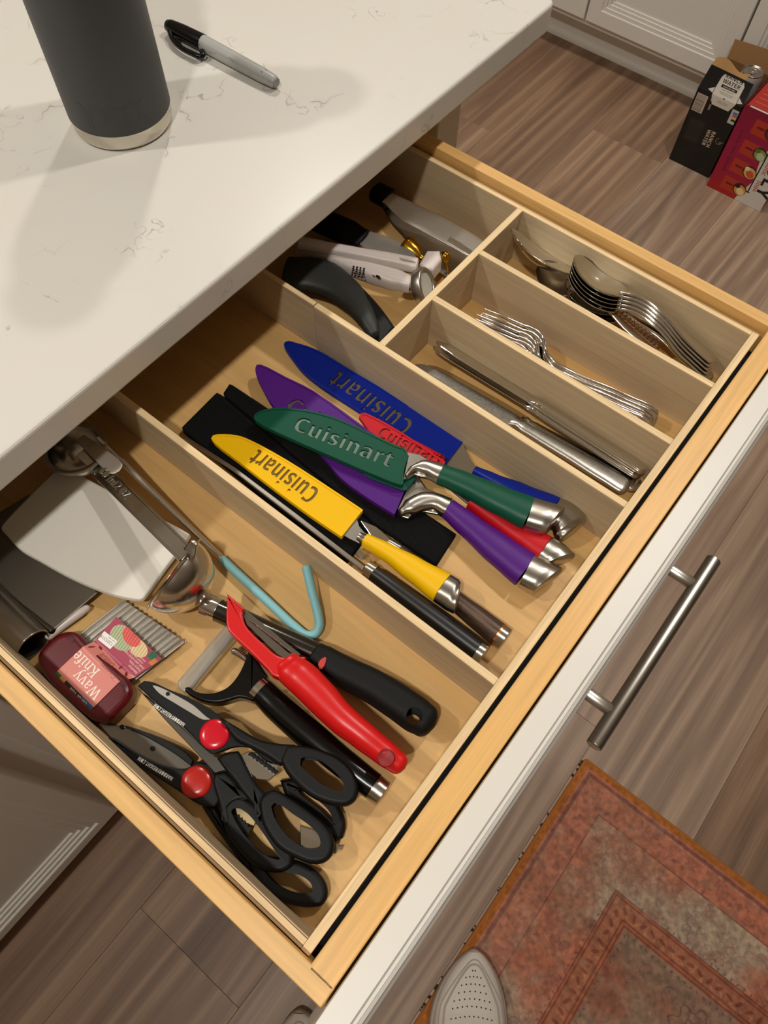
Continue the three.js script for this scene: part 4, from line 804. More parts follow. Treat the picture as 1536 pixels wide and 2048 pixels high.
{ // opener half hidden beneath the scissors
  const t = thing('bottle_opener', 'flat steel and black bottle opener showing only its toothed end beneath the scissors loops', 'bottle opener');
  mesh('plate', slab([[.0492,-.0593],[.0549,-.0462],[.0559,-.0311],[.0584,-.0279],[.0552,-.027],[.054,-.0295],[.0508,-.0286],[.0488,-.0321],[.0457,-.0312],[.0432,-.0362],[.0399,-.051]], F0 + 0.0008, F0 + 0.0028, { bevel: 0.0005 }), M.chrome, t);
  loopRing([[.0622,-.0892],[.0719,-.0792],[.0768,-.0605],[.0754,-.0457],[.0687,-.0348],[.0613,-.0312],[.0564,-.0333],[.0551,-.0419],[.0558,-.0559],[.0545,-.0729]], [[.0631,-.0807],[.0693,-.0751],[.0722,-.0611],[.0714,-.0477],[.0665,-.0396],[.0612,-.0373],[.0606,-.0439],[.0613,-.0562],[.0603,-.0708]], F0 + 0.0004, F0 + 0.0085, scissorBlack, t);
  seat(t);
}
// ---------------------------------------------------------------- back right compartment
{
  const g = thing('kitchen_gadget', 'large curved matte black plastic handle of a gadget in the back compartment', 'kitchen gadget');
  mesh('grip', sweep([[.3997,.8134,-.3821,.0362,.016],[.4158,.8134,-.3558,.0377,.017],[.4165,.8134,-.3259,.0299,.016],[.4086,.8134,-.3015,.0213,.015],[.4005,.8124,-.2832,.0155,.013],[.3951,.8114,-.2748,.0112,.012]], { n: 26, pow: 2.4, round: [0.004, 0.004] }), S({ color: 0x262725, roughness: 0.5 }), g);
  mesh('body', slab(smooth([[.4331,-.3967],[.4425,-.3731],[.44,-.3397],[.4323,-.306],[.4255,-.2857],[.4177,-.2673],[.4043,-.2654],[.3911,-.2652],[.3913,-.2758],[.3964,-.2822],[.4035,-.281],[.4108,-.2904],[.4199,-.3134],[.4211,-.3361],[.4162,-.3567],[.4149,-.3781]], 3), F0 + 0.002, F0 + 0.026, { bevel: 0.004, seg: 4 }), M.black, g);
  seat(g);
}
{
  const W = S({ color: 0xd9cec8, roughness: 0.38 });
  const t = thing('kitchen_thermometer', 'white plastic kitchen thermometer body with a round steel dial in the back compartment', 'thermometer');
  mesh('body', sweep([[.4327,.8134,-.3956,.0167,.016],[.4415,.8134,-.3717,.019,.017],[.4476,.8134,-.3422,.0235,.018],[.4524,.8134,-.3224,.0246,.018],[.4574,.8124,-.3041,.0226,.017],[.4612,.8114,-.2903,.0158,.015],[.4628,.8114,-.2845,.0134,.014]], { n: 28, pow: 3, round: [0.005, 0.002] }), W, t);
  const A = [.463,.8114,-.2823], B = [.4648,.8114,-.2743];
  mesh('collar', turned(A, B, [[-0.004, 0], [-0.004, 0.006], [0.003, 0.0066], [0.004, 0]], 24), M.steel, t);
  const C = [.4707,.8084,-.2756], D = [C[0] + 0.37, C[1] + 0.46, C[2] + 0.79];
  mesh('dial_rim', turned(C, D, [[-0.005, 0], [-0.005, 0.0165], [-0.004, 0.0178], [0.0035, 0.0178], [0.0048, 0.0168], [0.0048, 0.0146], [0.0028, 0.0144]], 44), M.steel, t);
  mesh('dial_face', turned(C, D, [[0.0022, 0.0146], [0.0024, 0.0146], [0.0026, 0]], 40), S({ color: 0xcfd0c6, roughness: 0.25 }), t);
  const holes = []; for (let i = 0; i < 4; i++) for (let j = 0; j < 5; j++) { const a = [.4383,.8234,-.3336], b = [.4425,.8234,-.3245], c = [.4293,.8234,-.3279]; const q = [0, 1, 2].map((k) => a[k] + (b[k] - a[k]) * i / 3 + (c[k] - a[k]) * j / 4); holes.push(new THREE.BoxGeometry(0.0018, 0.0006, 0.0013).translate(q[0], q[1] - 0.0012, q[2])); }
  mesh('speaker_slots', merge(holes), M.black, t);
  const lg = [.4429,.8224,-.3082], lr = [.4412,.8224,-.3122];
  mesh('logo_badge', new THREE.CylinderGeometry(0.0026, 0.0026, 0.0006, 20).scale(0.55, 1, 1).translate(lg[0], lg[1] - 0.0002, lg[2]), M.black, t);
  mesh('logo_mark', new THREE.BoxGeometry(0.0012, 0.0005, 0.0024).translate(lr[0], lr[1], lr[2]), S({ color: 0xb02a35, roughness: 0.5 }), t);
  seat(t);
  const p = thing('garlic_press', 'white ribbed plastic handle with a white block head above gold pieces in the back compartment', 'kitchen tool');
  mesh('handle', sweep([[.4277,.8234,-.3901,.0102,.01],[.4408,.8234,-.3642,.0108,.01],[.4521,.8234,-.3396,.0114,.011],[.466,.8224,-.3124,.0132,.012],[.4777,.8204,-.2907,.0144,.012]], { n: 22, pow: 2.6, round: [0.003, 0.002] }), W, p);
  const ribs = []; for (let k = 0; k < 9; k++) { const q = along([.4694,.8284,-.3017], [.4751,.8274,-.2915], k / 8); ribs.push(new THREE.BoxGeometry(0.0006, 0.0006, 0.0042).translate(...q)); }
  mesh('grip_rib', merge(ribs), S({ color: 0xb8aea8, roughness: 0.5 }), p);
  mesh('block_head', slab([[.4857,-.2929],[.5044,-.2976],[.5124,-.288],[.5042,-.2796],[.4892,-.2778],[.4838,-.2843]], F0 + 0.017, F0 + 0.0345, { bevel: 0.003, seg: 4 }), W, p);
  seat(p);
}
{
  const gold = S({ color: 0xb98a2a, metalness: 1, roughness: 0.18 });
  const t = thing('jigger', 'small gold metal bell shaped piece behind the white tool handles', 'jigger');
  const A = [.5095,.7954,-.3033], B = [.512,.7954,-.3277];
  mesh('cup', turned(A, B, [[0, 0.0035], [0.004, 0.004], [0.01, 0.009], [0.02, 0.0115], [0.024, 0.0122], [0.024, 0.0112], [0.011, 0.008], [0.004, 0.0022]], 32), gold, t);
  seat(t);
  const b = thing('cocktail_pick', 'gold ball ended pick lying beside the white block head', 'cocktail pick');
  const q = [.5125,.8114,-.2811], e = [.515,.7914,-.277];
  mesh('ball', new THREE.SphereGeometry(0.0052, 24, 16).translate(...q), gold, b);
  mesh('stem', tube([q, along(q, e, 0.5), e], 0.0016), gold, b);
  seat(b);
}
{
  const t = thing('serving_tongs', 'long steel tongs with two broad arms lying along the outer wall of the back compartment', 'tongs');
  const m = S({ color: 0xcac5bc, metalness: 1, roughness: 0.28 });
  mesh('arm', sweep([[.5307,.8214,-.3667,.0169,.002],[.5302,.8194,-.3383,.0275,.002],[.5364,.8154,-.3059,.03,.0022],[.5404,.8114,-.2752,.0283,.0022],[.542,.8094,-.26,.0242,.0022]], { n: 18, pow: 4 }), m, t);
  mesh('arm', sweep([[.5495,.7954,-.3843,.0155,.002],[.5429,.7934,-.3528,.0282,.002],[.5374,.7914,-.3166,.0394,.0022],[.5318,.7904,-.2843,.0436,.0022],[.5287,.7894,-.2636,.0383,.0022]], { n: 18, pow: 4 }), m, t);
  mesh('bright_edge', sweep([[.5302,.8144,-.2909,.0064,.0016],[.5316,.8124,-.278,.0076,.0016],[.5329,.8104,-.2643,.0069,.0016]], { n: 12, pow: 4 }), M.chrome, t);
  mesh('hinge', sweep([[.5445,.8054,-.3923,.0208,.016],[.545,.8054,-.3758,.0206,.016]], { n: 20, pow: 3, round: [0.004, 0.002] }), M.black, t);
  seat(t);
  const s = thing('clear_spatula', 'clear shiny plastic spatula blade with a black neck behind the white handles', 'spatula');
  mesh('blade', slab(smooth([[.4895,-.3669],[.5001,-.3628],[.5067,-.3377],[.5057,-.3158],[.4989,-.3033],[.494,-.3123],[.4857,-.3336],[.4789,-.3544],[.4803,-.3632]], 4), F0 + 0.02, F0 + 0.0222, { bevel: 0.0008 }), PH({ color: 0xd4d2cc, roughness: 0.12, transmission: 0.75, thickness: 0 }), s);
  mesh('neck', sweep([[.4826,.7994,-.4147,.0296,.014],[.4853,.8014,-.384,.0305,.013],[.4878,.8024,-.3643,.0237,.008]], { n: 20, pow: 2.4, round: [0.006, 0.004] }), M.black, s);
  seat(s);
  const k = thing('ladle', 'black plastic ladle in the darkest back corner under the counter edge', 'ladle');
  mesh('cup', turned([0.536, F0 + 0.0006, -0.444], [0.536, 5, -0.444], [[0, 0], [0.001, 0.016], [0.012, 0.026], [0.03, 0.031], [0.03, 0.0295], [0.013, 0.0245], [0.003, 0.0145], [0.002, 0]], 36), M.black, k);
  mesh('handle', sweep([[0.53, F0 + 0.03, -0.418, 0.014, 0.005], [0.508, F0 + 0.038, -0.405, 0.013, 0.008], [0.47, F0 + 0.042, -0.4, 0.013, 0.01]], { n: 18, round: [0, 0.006] }), M.black, k);
  seat(k);
}
// ---------------------------------------------------------------- on the counter
{
  const t = thing('insulated_bottle', 'matte charcoal insulated steel bottle with a bare steel foot standing on the quartz counter', 'bottle');
  const x = 0.3722, z = -0.5312, y0 = 0.9152;
  const P = (list, n = 72) => new THREE.LatheGeometry(list.map(([y, r]) => new THREE.Vector2(r, y)), n).translate(x, y0, z);
  mesh('steel_foot', P([[0, 0.0001], [0, 0.037], [0.0006, 0.0395], [0.002, 0.0409], [0.004, 0.0414], [0.0135, 0.0414], [0.0142, 0.0405]]), PH({ color: 0xcfc8ba, metalness: 1, roughness: 0.26, anisotropy: 0.7 }), t, 'bare brushed steel foot');
  mesh('body', P([[0.0138, 0.04], [0.0138, 0.0418], [0.0146, 0.0425], [0.15, 0.0425], [0.164, 0.041], [0.174, 0.0365], [0.181, 0.031], [0.184, 0.029], [0.184, 0.02]]), S({ color: 0x3b3b3c, roughness: 0.52 }), t);
  mesh('cap', P([[0.184, 0.0], [0.184, 0.03], [0.186, 0.0312], [0.204, 0.0312], [0.207, 0.03], [0.208, 0.0]]), M.blackSoft, t);
  mesh('cap_loop', new THREE.TorusGeometry(0.019, 0.0045, 14, 36, Math.PI).translate(x, y0 + 0.206, z), M.blackSoft, t);
  // the worn relief lettering near the foot, bent round the body
  const L = font.generateShapes('YETI', 0.019); const parts = [];
  const gw = 0.068, a0 = Math.atan2(0.62, -0.40);
  for (const s of L) { const g = new THREE.ExtrudeGeometry(s, { depth: 0.00025, bevelEnabled: false, curveSegments: 4 }); const p = g.attributes.position; for (let i = 0; i < p.count; i++) { const a = a0 + -(p.getX(i) - gw / 2) / 0.0425 + 0.0, r = 0.0424 + p.getZ(i); p.setXYZ(i, x + r * Math.cos(a), y0 + 0.022 + p.getY(i), z + r * Math.sin(a)); } g.computeVertexNormals(); parts.push(g); }
  mesh('relief_lettering', merge(parts), S({ color: 0x383839, roughness: 0.5 }), t);
  seat(t);
}
{
  const t = thing('permanent_marker', 'grey and black permanent marker lying on the quartz counter beside the bottle', 'marker');
  const A = [.4835,.9222,-.5925], J = [.4854,.9222,-.5468], B = [.4864,.9215,-.4592];
  const L1 = Math.hypot(J[0] - A[0], J[2] - A[2]), L2 = Math.hypot(B[0] - J[0], B[2] - J[2]);
  mesh('cap', turned(A, J, [[0, 0], [0.0004, 0.0034], [0.0016, 0.0048], [0.006, 0.006], [0.02, 0.0069], [L1, 0.0072], [L1, 0.005]], 36), M.blackGloss, t);
  const tex = (() => { const cv = document.createElement('canvas'); cv.width = 1024; cv.height = 256; const x = cv.getContext('2d'); x.fillStyle = '#a9a8a4'; x.fillRect(0, 0, 1024, 256); const r = rng(5); x.strokeStyle = '#1c1c1c'; for (let k = 0; k < 26; k++) { x.lineWidth = 1 + 5 * r(); x.globalAlpha = 0.4 + 0.6 * r(); const a = 100 + 800 * r(), b = r() * 256; x.beginPath(); x.moveTo(a, b); x.quadraticCurveTo(a + 20, b + 10 * (r() - 0.5), a + 20 + 50 * r(), b + 16 * (r() - 0.5)); x.stroke(); } const c = new THREE.CanvasTexture(cv); c.colorSpace = THREE.SRGBColorSpace; return c; })();
  mesh('barrel', (() => { const g = turned(J, B, [[0, 0.0065], [0.0003, 0.0069], [L2 * 0.5, 0.0066], [L2 * 0.82, 0.0062], [L2 * 0.97, 0.0053], [L2, 0.0042]], 40); const u = g.attributes.uv; for (let i = 0; i < u.count; i++) u.setXY(i, u.getY(i), u.getX(i)); return g; })(), S({ map: tex, roughness: 0.35 }), t, 'grey barrel with worn black print');
  mesh('end_plug', turned(J, B, [[L2 - 0.0006, 0.004], [L2 + 0.0008, 0.004], [L2 + 0.0012, 0.0034], [L2 + 0.0004, 0.001], [L2 + 0.0004, 0]], 28), S({ color: 0x8f8e8b, roughness: 0.45 }), t);
  mesh('clip', tube([[.4786,.9219,-.5836],[.4734,.9204,-.5749],[.4699,.9199,-.5617],[.4701,.9199,-.5466],[.4716,.9199,-.538],[.4749,.9204,-.5374],[.4766,.9219,-.5406]], 0.0024), M.blackGloss, t);
  seat(t);
}
// ---------------------------------------------------------------- base cabinet across the aisle
{
  const t = thing('base_cabinet', 'white base cabinet with stepped panel doors across the aisle behind the cartons', 'cabinet');
  const w = M.whitePaint;
  mesh('carcass', box(2.137, 2.76, 0.1, 0.88, -1.9, 1.2, 0.001), w, t);
  mesh('toe_board', box(2.19, 2.2, 0, 0.1, -1.9, 1.2, 0.0005), w, t);
  mesh('shoe_moulding', (() => { const s = new THREE.Shape(); s.moveTo(0, 0); s.lineTo(-0.012, 0); s.quadraticCurveTo(-0.0125, 0.018, -0.002, 0.021); s.lineTo(0, 0.021); const g = new THREE.ExtrudeGeometry(s, { depth: 3.1, bevelEnabled: false }); g.translate(2.1905, 0, -1.9); g.clearGroups(); return g; })(), w, t);
  mesh('bottom_rail', box(2.117, 2.137, 0.1, 0.13, -1.9, 1.2, 0.001), w, t);
  for (const [a, b] of [[-1.33, -0.894], [-0.888, -0.465], [-0.459, -0.03], [-0.024, 0.4]]) {
    const d = panelDoor(t, a, b, 0.121, 0.86, 0, 0.019, w, 0.04);
    d.traverse((m) => { m.geometry.rotateY(-Math.PI / 2); m.geometry.translate(2.117, 0, 0); });
  }
  seat(t);
  const c = thing('stone_worktop', 'cream quartz worktop on the base cabinet across the aisle', 'countertop');
  mesh('slab', box(2.08, 2.775, 0.882, 0.912, -1.9, 1.2, 0.003), S({ map: quartz, roughness: 0.3 }), c);
  seat(c);
}
// ---------------------------------------------------------------- cartons on the floor
function print(w, h, draw) { const cv = document.createElement('canvas'); cv.width = w; cv.height = h; draw(cv.getContext('2d'), w, h); const t = new THREE.CanvasTexture(cv); t.colorSpace = THREE.SRGBColorSpace; t.anisotropy = 8; return t; }
function quad(a, b, c, d, th = 0) {      // a lower left, b lower right, c upper right, d upper left; a sheet with uv 0..1
  const g = new THREE.BufferGeometry();
  g.setAttribute('position', new THREE.Float32BufferAttribute([...a, ...b, ...c, ...d], 3));
  g.setAttribute('uv', new THREE.Float32BufferAttribute([0, 0, 1, 0, 1, 1, 0, 1], 2));
  g.setIndex([0, 1, 2, 0, 2, 3]); g.computeVertexNormals();
  return g;
}
{
  const t = thing('drink_carton', 'tall black open drink carton with a white can print on its torn front flap', 'carton');
  const x0 = 1.908, x1 = 2.066, z0 = -0.4705, z1 = -0.353, h = 0.199;
  const blackCard = S({ color: 0x0d0c0c, roughness: 0.45 }), kraft = S({ color: 0x8a6238, roughness: 0.85, side: THREE.DoubleSide });
  const bar = (c, x, y, w, hh) => { c.fillStyle = '#cbbcae'; c.fillRect(x, y, w, hh); c.fillStyle = '#57493f'; const r = rng(9); for (let k = 6; k < hh - 8; k += 3 + r() * 5) c.fillRect(x + 6, y + k, w - 22, 1 + r() * 2.4); };
  const tex = print(512, 1152, (c, W, H) => {          // front: lower 880 px the face, above it the flap
    const fy = (b) => H - b * 880, fx = (a) => a * 512;
    c.fillStyle = '#0d0c0c'; c.fillRect(0, 0, W, H);
    bar(c, fx(0.04), fy(0.95), 124, 200);
    c.strokeStyle = '#b8aca0'; c.lineWidth = 9; c.beginPath(); c.arc(fx(0.385), fy(0.935), 18, 0, 6.3); c.stroke(); c.fillStyle = '#8a8078'; c.fillRect(fx(0.365), fy(0.88), 22, 66);
    c.save(); c.translate(fx(0.27), fy(0.49)); c.rotate(Math.PI / 2); c.fillStyle = '#5d564e'; c.font = '15px sans-serif'; for (let k = -6; k < 7; k++) c.fillText('brewed with real lime juice and agave', -130 + (k % 3) * 8, k * 13); c.restore();
    c.save(); c.translate(fx(0.64), fy(0.48)); c.rotate(Math.PI / 2); c.fillStyle = '#d6bfa8'; c.font = 'bold 58px sans-serif'; c.textAlign = 'center'; c.fillText('RANCH', 0, -8); c.fillText('WATER', 0, 46); c.restore();
    c.strokeStyle = '#9d8c7c'; c.lineWidth = 5; c.beginPath(); c.arc(fx(0.87), fy(0.5), 34, 0.4, 4.6); c.stroke(); c.beginPath(); c.moveTo(fx(0.87) - 6, fy(0.5) + 6); c.lineTo(fx(0.87) + 46, fy(0.5) - 4); c.lineTo(fx(0.87) + 4, fy(0.5) + 22); c.stroke();
    c.fillStyle = '#c9c6c0'; c.fillRect(fx(0.85), fy(0.94), 80, 158); ['#3f6fb4', '#c24a78', '#d8c03a', '#222'].forEach((k, i) => { c.fillStyle = k; c.fillRect(fx(0.85) + 20 + i * 3, fy(0.94) + 26 + i * 26, 52, 22); });
    c.fillStyle = '#ddd5c8'; c.beginPath(); c.moveTo(fx(0.36), 30); c.lineTo(fx(0.82), 30); c.lineTo(fx(0.86), 70); c.lineTo(fx(0.86), 280); c.lineTo(fx(0.78), 372); c.lineTo(fx(0.4), 372); c.lineTo(fx(0.33), 290); c.lineTo(fx(0.33), 70); c.fill();
    c.beginPath(); c.moveTo(fx(0.2), 240); c.lineTo(fx(0.32), 190); c.lineTo(fx(0.32), 260); c.fill(); c.beginPath(); c.moveTo(fx(0.98), 240); c.lineTo(fx(0.87), 190); c.lineTo(fx(0.87), 260); c.fill();
    c.fillStyle = '#1a1815'; c.textAlign = 'center'; c.font = 'bold 62px sans-serif'; c.fillText('RANCH', fx(0.595), 58); c.fillText('WATER', fx(0.595), 116); c.fillRect(fx(0.42), 130, 180, 34); c.fillStyle = '#ddd5c8'; c.font = 'bold 20px sans-serif'; c.fillText('HARD SELTZER', fx(0.595), 155);
    c.fillStyle = '#1a1815'; c.font = '18px sans-serif'; c.fillText('REAL LIME JUICE', fx(0.595), 190); c.fillStyle = '#8d857b'; c.fillRect(fx(0.44), 210, 160, 6); c.fillRect(fx(0.46), 226, 140, 6); c.beginPath(); c.arc(fx(0.595), 270, 12, 0, 6.3); c.fill(); c.fillRect(fx(0.48), 310, 120, 5); c.fillRect(fx(0.48), 326, 120, 5);
  });
  const f = mesh('front_panel', box(x0, x0 + 0.0012, 0, h, z0, z1, 0), blackCard, t);
  const pm = S({ map: tex, roughness: 0.42 });
  const face = quad([x0 - 0.0002, 0.0005, z0], [x0 - 0.0002, 0.0005, z1], [x0 - 0.0002, h, z1], [x0 - 0.0002, h, z0]);
  { const u = face.attributes.uv; for (let i = 0; i < 4; i++) u.setY(i, u.getY(i) * 880 / 1152); }
  mesh('printed_face', face, pm, f);
  const fl = mesh('front_flap', (() => { const g = quad([x0 - 0.0002, h, z0], [x0 - 0.0002, h, z1], [x0 + 0.022, h + 0.045, z1 - 0.002], [x0 + 0.012, h + 0.054, z0 + 0.006]); const u = g.attributes.uv; for (let i = 0; i < 4; i++) u.setY(i, (880 + u.getY(i) * 272) / 1152); return g; })(), pm, t, 'front flap printed with a white can');
  mesh('torn_edge', (() => { const pts = []; for (let k = 0; k <= 10; k++) { const a = k / 10; pts.push([x0 + 0.012 + a * 0.01, h + 0.054 - a * 0.009, z0 + 0.006 + a * (z1 - z0 - 0.03)]); } const pos = [], idx = []; pts.forEach((q, k) => { const e = 0.012 + 0.008 * Math.sin(k * 0.62); pos.push(q[0] + 0.0004, q[1], q[2], q[0] + 0.012, q[1] + e, q[2] + 0.002); }); for (let k = 0; k < 10; k++) idx.push(2 * k, 2 * k + 2, 2 * k + 1, 2 * k + 1, 2 * k + 2, 2 * k + 3); const g = new THREE.BufferGeometry(); g.setAttribute('position', new THREE.Float32BufferAttribute(pos, 3)); g.setIndex(idx); g.computeVertexNormals(); return g; })(), S({ color: 0xb08652, roughness: 0.85, side: THREE.DoubleSide }), fl, 'torn brown cardboard edge');
  for (const z of [z0, z1 - 0.0012]) mesh('side_panel', box(x0, x1, 0, h, z, z + 0.0012, 0), S({ color: 0x3a2a1c, roughness: 0.7 }), t);
  mesh('back_panel', box(x1 - 0.0012, x1, 0, h, z0, z1, 0), kraft, t);
  mesh('base_panel', box(x0, x1, 0, 0.0012, z0, z1, 0), kraft, t);
  mesh('back_flap', quad([x1, h, z0], [x1, h, z1], [x1 + 0.02, h + 0.045, z1 + 0.004], [x1 + 0.024, h + 0.032, z0 - 0.006]), kraft, t, 'raised brown inner flap');
  seat(t);
  const mkCan = (label, x, y, z) => {
    const c = thing('drink_can', label, 'can');
    const P = (l) => new THREE.LatheGeometry(l.map(([r, yy]) => new THREE.Vector2(r, yy)), 48).translate(x, y, z);
    mesh('body', P([[0.0001, 0.004], [0.02, 0.004], [0.022, 0], [0.0245, 0.003], [0.0285, 0.012], [0.0285, 0.138], [0.0265, 0.15], [0.0258, 0.152]]), S({ color: 0xd9d2c6, roughness: 0.35, metalness: 0.3 }), c);
    mesh('lid', P([[0.0258, 0.152], [0.0266, 0.154], [0.0262, 0.1556], [0.025, 0.155], [0.0236, 0.1518], [0.0225, 0.1512], [0.0001, 0.1516]]), M.steel, c);
    mesh('pull_tab', merge([new THREE.TorusGeometry(0.0062, 0.0014, 8, 24).rotateX(Math.PI / 2).translate(x + 0.005, y + 0.1535, z), new THREE.CylinderGeometry(0.0028, 0.0028, 0.002, 16).translate(x - 0.002, y + 0.1532, z), new THREE.BoxGeometry(0.008, 0.0012, 0.009).translate(x - 0.004, y + 0.1532, z)]), M.chrome, c);
    return seat(c);
  };
  const low = thing('drink_can', 'drink can lying on its side at the bottom of the black carton', 'can');
  mesh('body', turned([1.93, 0.031, -0.392], [2.06, 0.031, -0.392], [[0, 0], [0, 0.022], [0.005, 0.0275], [0.118, 0.0275], [0.128, 0.0245], [0.128, 0]], 36), S({ color: 0xd0c8bc, roughness: 0.35, metalness: 0.3 }), low); seat(low);
  mkCan('silver topped white drink can standing inside the open black carton', 2.03, 0.0588, -0.3885);
}
{
  const t = thing('drink_carton', 'red and magenta drink carton with fruit prints and black lettering beside the black carton', 'carton');
  const x0 = 1.8787, x1 = 2.07, z0 = -0.3425, z1 = -0.19, h = 0.2268;
  const tex = print(768, 1152, (c, W, H) => {
    const g = c.createLinearGradient(0, 0, 0, H); g.addColorStop(0, '#8e1136'); g.addColorStop(0.45, '#a00f45'); g.addColorStop(0.78, '#a51638'); g.addColorStop(1, '#b3201c');
    c.fillStyle = g; c.fillRect(0, 0, W, H);
    c.fillStyle = '#d9d3c9'; c.beginPath(); c.moveTo(W * 0.52, H); c.lineTo(W * 0.56, H * 0.9); c.lineTo(W * 0.66, H * 0.72); c.lineTo(W * 0.6, H * 0.45); c.lineTo(W * 0.68, H * 0.2); c.lineTo(W, H * 0.1); c.lineTo(W, H); c.fill();
    const spots = [[0.36, 0.136], [0.373, 0.364], [0.387, 0.59], [0.41, 0.832]];
    spots.forEach(([a, b], i) => {
      const x = a * W, y = H - b * H;
      c.save(); c.translate(x, y); c.rotate(0.03); c.fillStyle = '#b5301f'; c.fillRect(-120, -95, 230, 190); c.fillStyle = '#c94a2c'; for (let k = -80; k < 90; k += 22) c.fillRect(-112, k, 190, 6); c.fillStyle = '#6d1413'; c.fillRect(-70, -16, 96, 26); c.restore();
      const fx = x + 128, fy = y + 4;
      const f = [['#d99a44', '#efd9a0', '#2b1512'], ['#e0b45c', '#c9583a', '#f0e0b0'], ['#8b9a44', '#c4ccaa', '#5c7430'], ['#6d2030', '#3e5a2c', '#20100f']][i];
      c.fillStyle = '#3a1712'; c.beginPath(); c.ellipse(fx, fy, 92, 84, 0.4, 0, 7); c.fill();
      c.fillStyle = f[0]; c.beginPath(); c.ellipse(fx + 8, fy + 10, 80, 70, 0.4, 0, 7); c.fill();
      c.fillStyle = f[1]; c.beginPath(); c.ellipse(fx + 18, fy + 24, 54, 44, 0.5, 0, 7); c.fill();
      c.fillStyle = f[2]; c.beginPath(); c.ellipse(fx - 40, fy - 34, 34, 28, 0, 0, 7); c.fill();
    });
    c.fillStyle = '#1a1413'; c.fillRect(W * 0.655, H * 0.36, 16, H * 0.5);  c.fillRect(W * 0.635, H * 0.845, 46, 16);
    c.save(); c.translate(W * 0.84, H * 0.52); c.rotate(Math.PI / 2); c.fillStyle = '#141010'; c.font = 'bold 250px sans-serif'; c.textAlign = 'center'; c.fillText('POLY', 70, 40); c.fillStyle = '#b9302a'; c.font = 'bold 62px sans-serif'; c.fillText('PREBIOTIC', -60, 92); c.fillText('SODA', 260, 92); c.restore();
    c.save(); c.translate(W * 0.14, H * 0.5); c.rotate(Math.PI / 2); c.fillStyle = '#5a0a22'; c.font = 'bold 46px sans-serif'; c.textAlign = 'center'; c.fillText('12 PACK   CANS   5g SUGAR', 0, 16); c.restore();
  });
  const redCard = S({ color: 0xa8211b, roughness: 0.42 });
  const f = mesh('front_panel', box(x0, x0 + 0.0012, 0, h, z0, z1, 0), redCard, t);
  mesh('printed_face', quad([x0 - 0.0002, 0.0005, z0], [x0 - 0.0002, 0.0005, z1], [x0 - 0.0002, h, z1], [x0 - 0.0002, h, z0]), S({ map: tex, roughness: 0.35 }), f);
  for (const z of [z0, z1 - 0.0012]) mesh('side_panel', box(x0, x1, 0, h, z, z + 0.0012, 0), redCard, t);
  mesh('back_panel', box(x1 - 0.0012, x1, 0, h, z0, z1, 0), redCard, t);
  mesh('base_panel', box(x0, x1, 0, 0.0012, z0, z1, 0), redCard, t);
  const topT = print(512, 512, (c, W, H) => { c.fillStyle = '#b3261c'; c.fillRect(0, 0, W, H); c.fillStyle = '#d8523a'; for (let k = 0; k < 9; k++) c.fillRect(30, 30 + k * 52, 300, 10); c.fillStyle = '#7c1512'; c.fillRect(120, 180, 260, 60); });
  mesh('top_flap', (() => { const g = box(x0 + 0.001, x1, h - 0.0012, h, z0 + 0.004, z1, 0); return g; })(), redCard, t);
  mesh('printed_top', quad([x0 + 0.003, h + 0.0003, z0 + 0.006], [x0 + 0.003, h + 0.0003, z1], [x1, h + 0.0003, z1], [x1, h + 0.0003, z0 + 0.006]), S({ map: topT, roughness: 0.35 }), t);
  mesh('white_crease', box(x0 - 0.0006, x0 + 0.002, h - 0.001, h + 0.0012, z0 + 0.012, z1, 0.0006), S({ color: 0xf2ece4, roughness: 0.5 }), t, 'worn white fold line');
  seat(t);
}
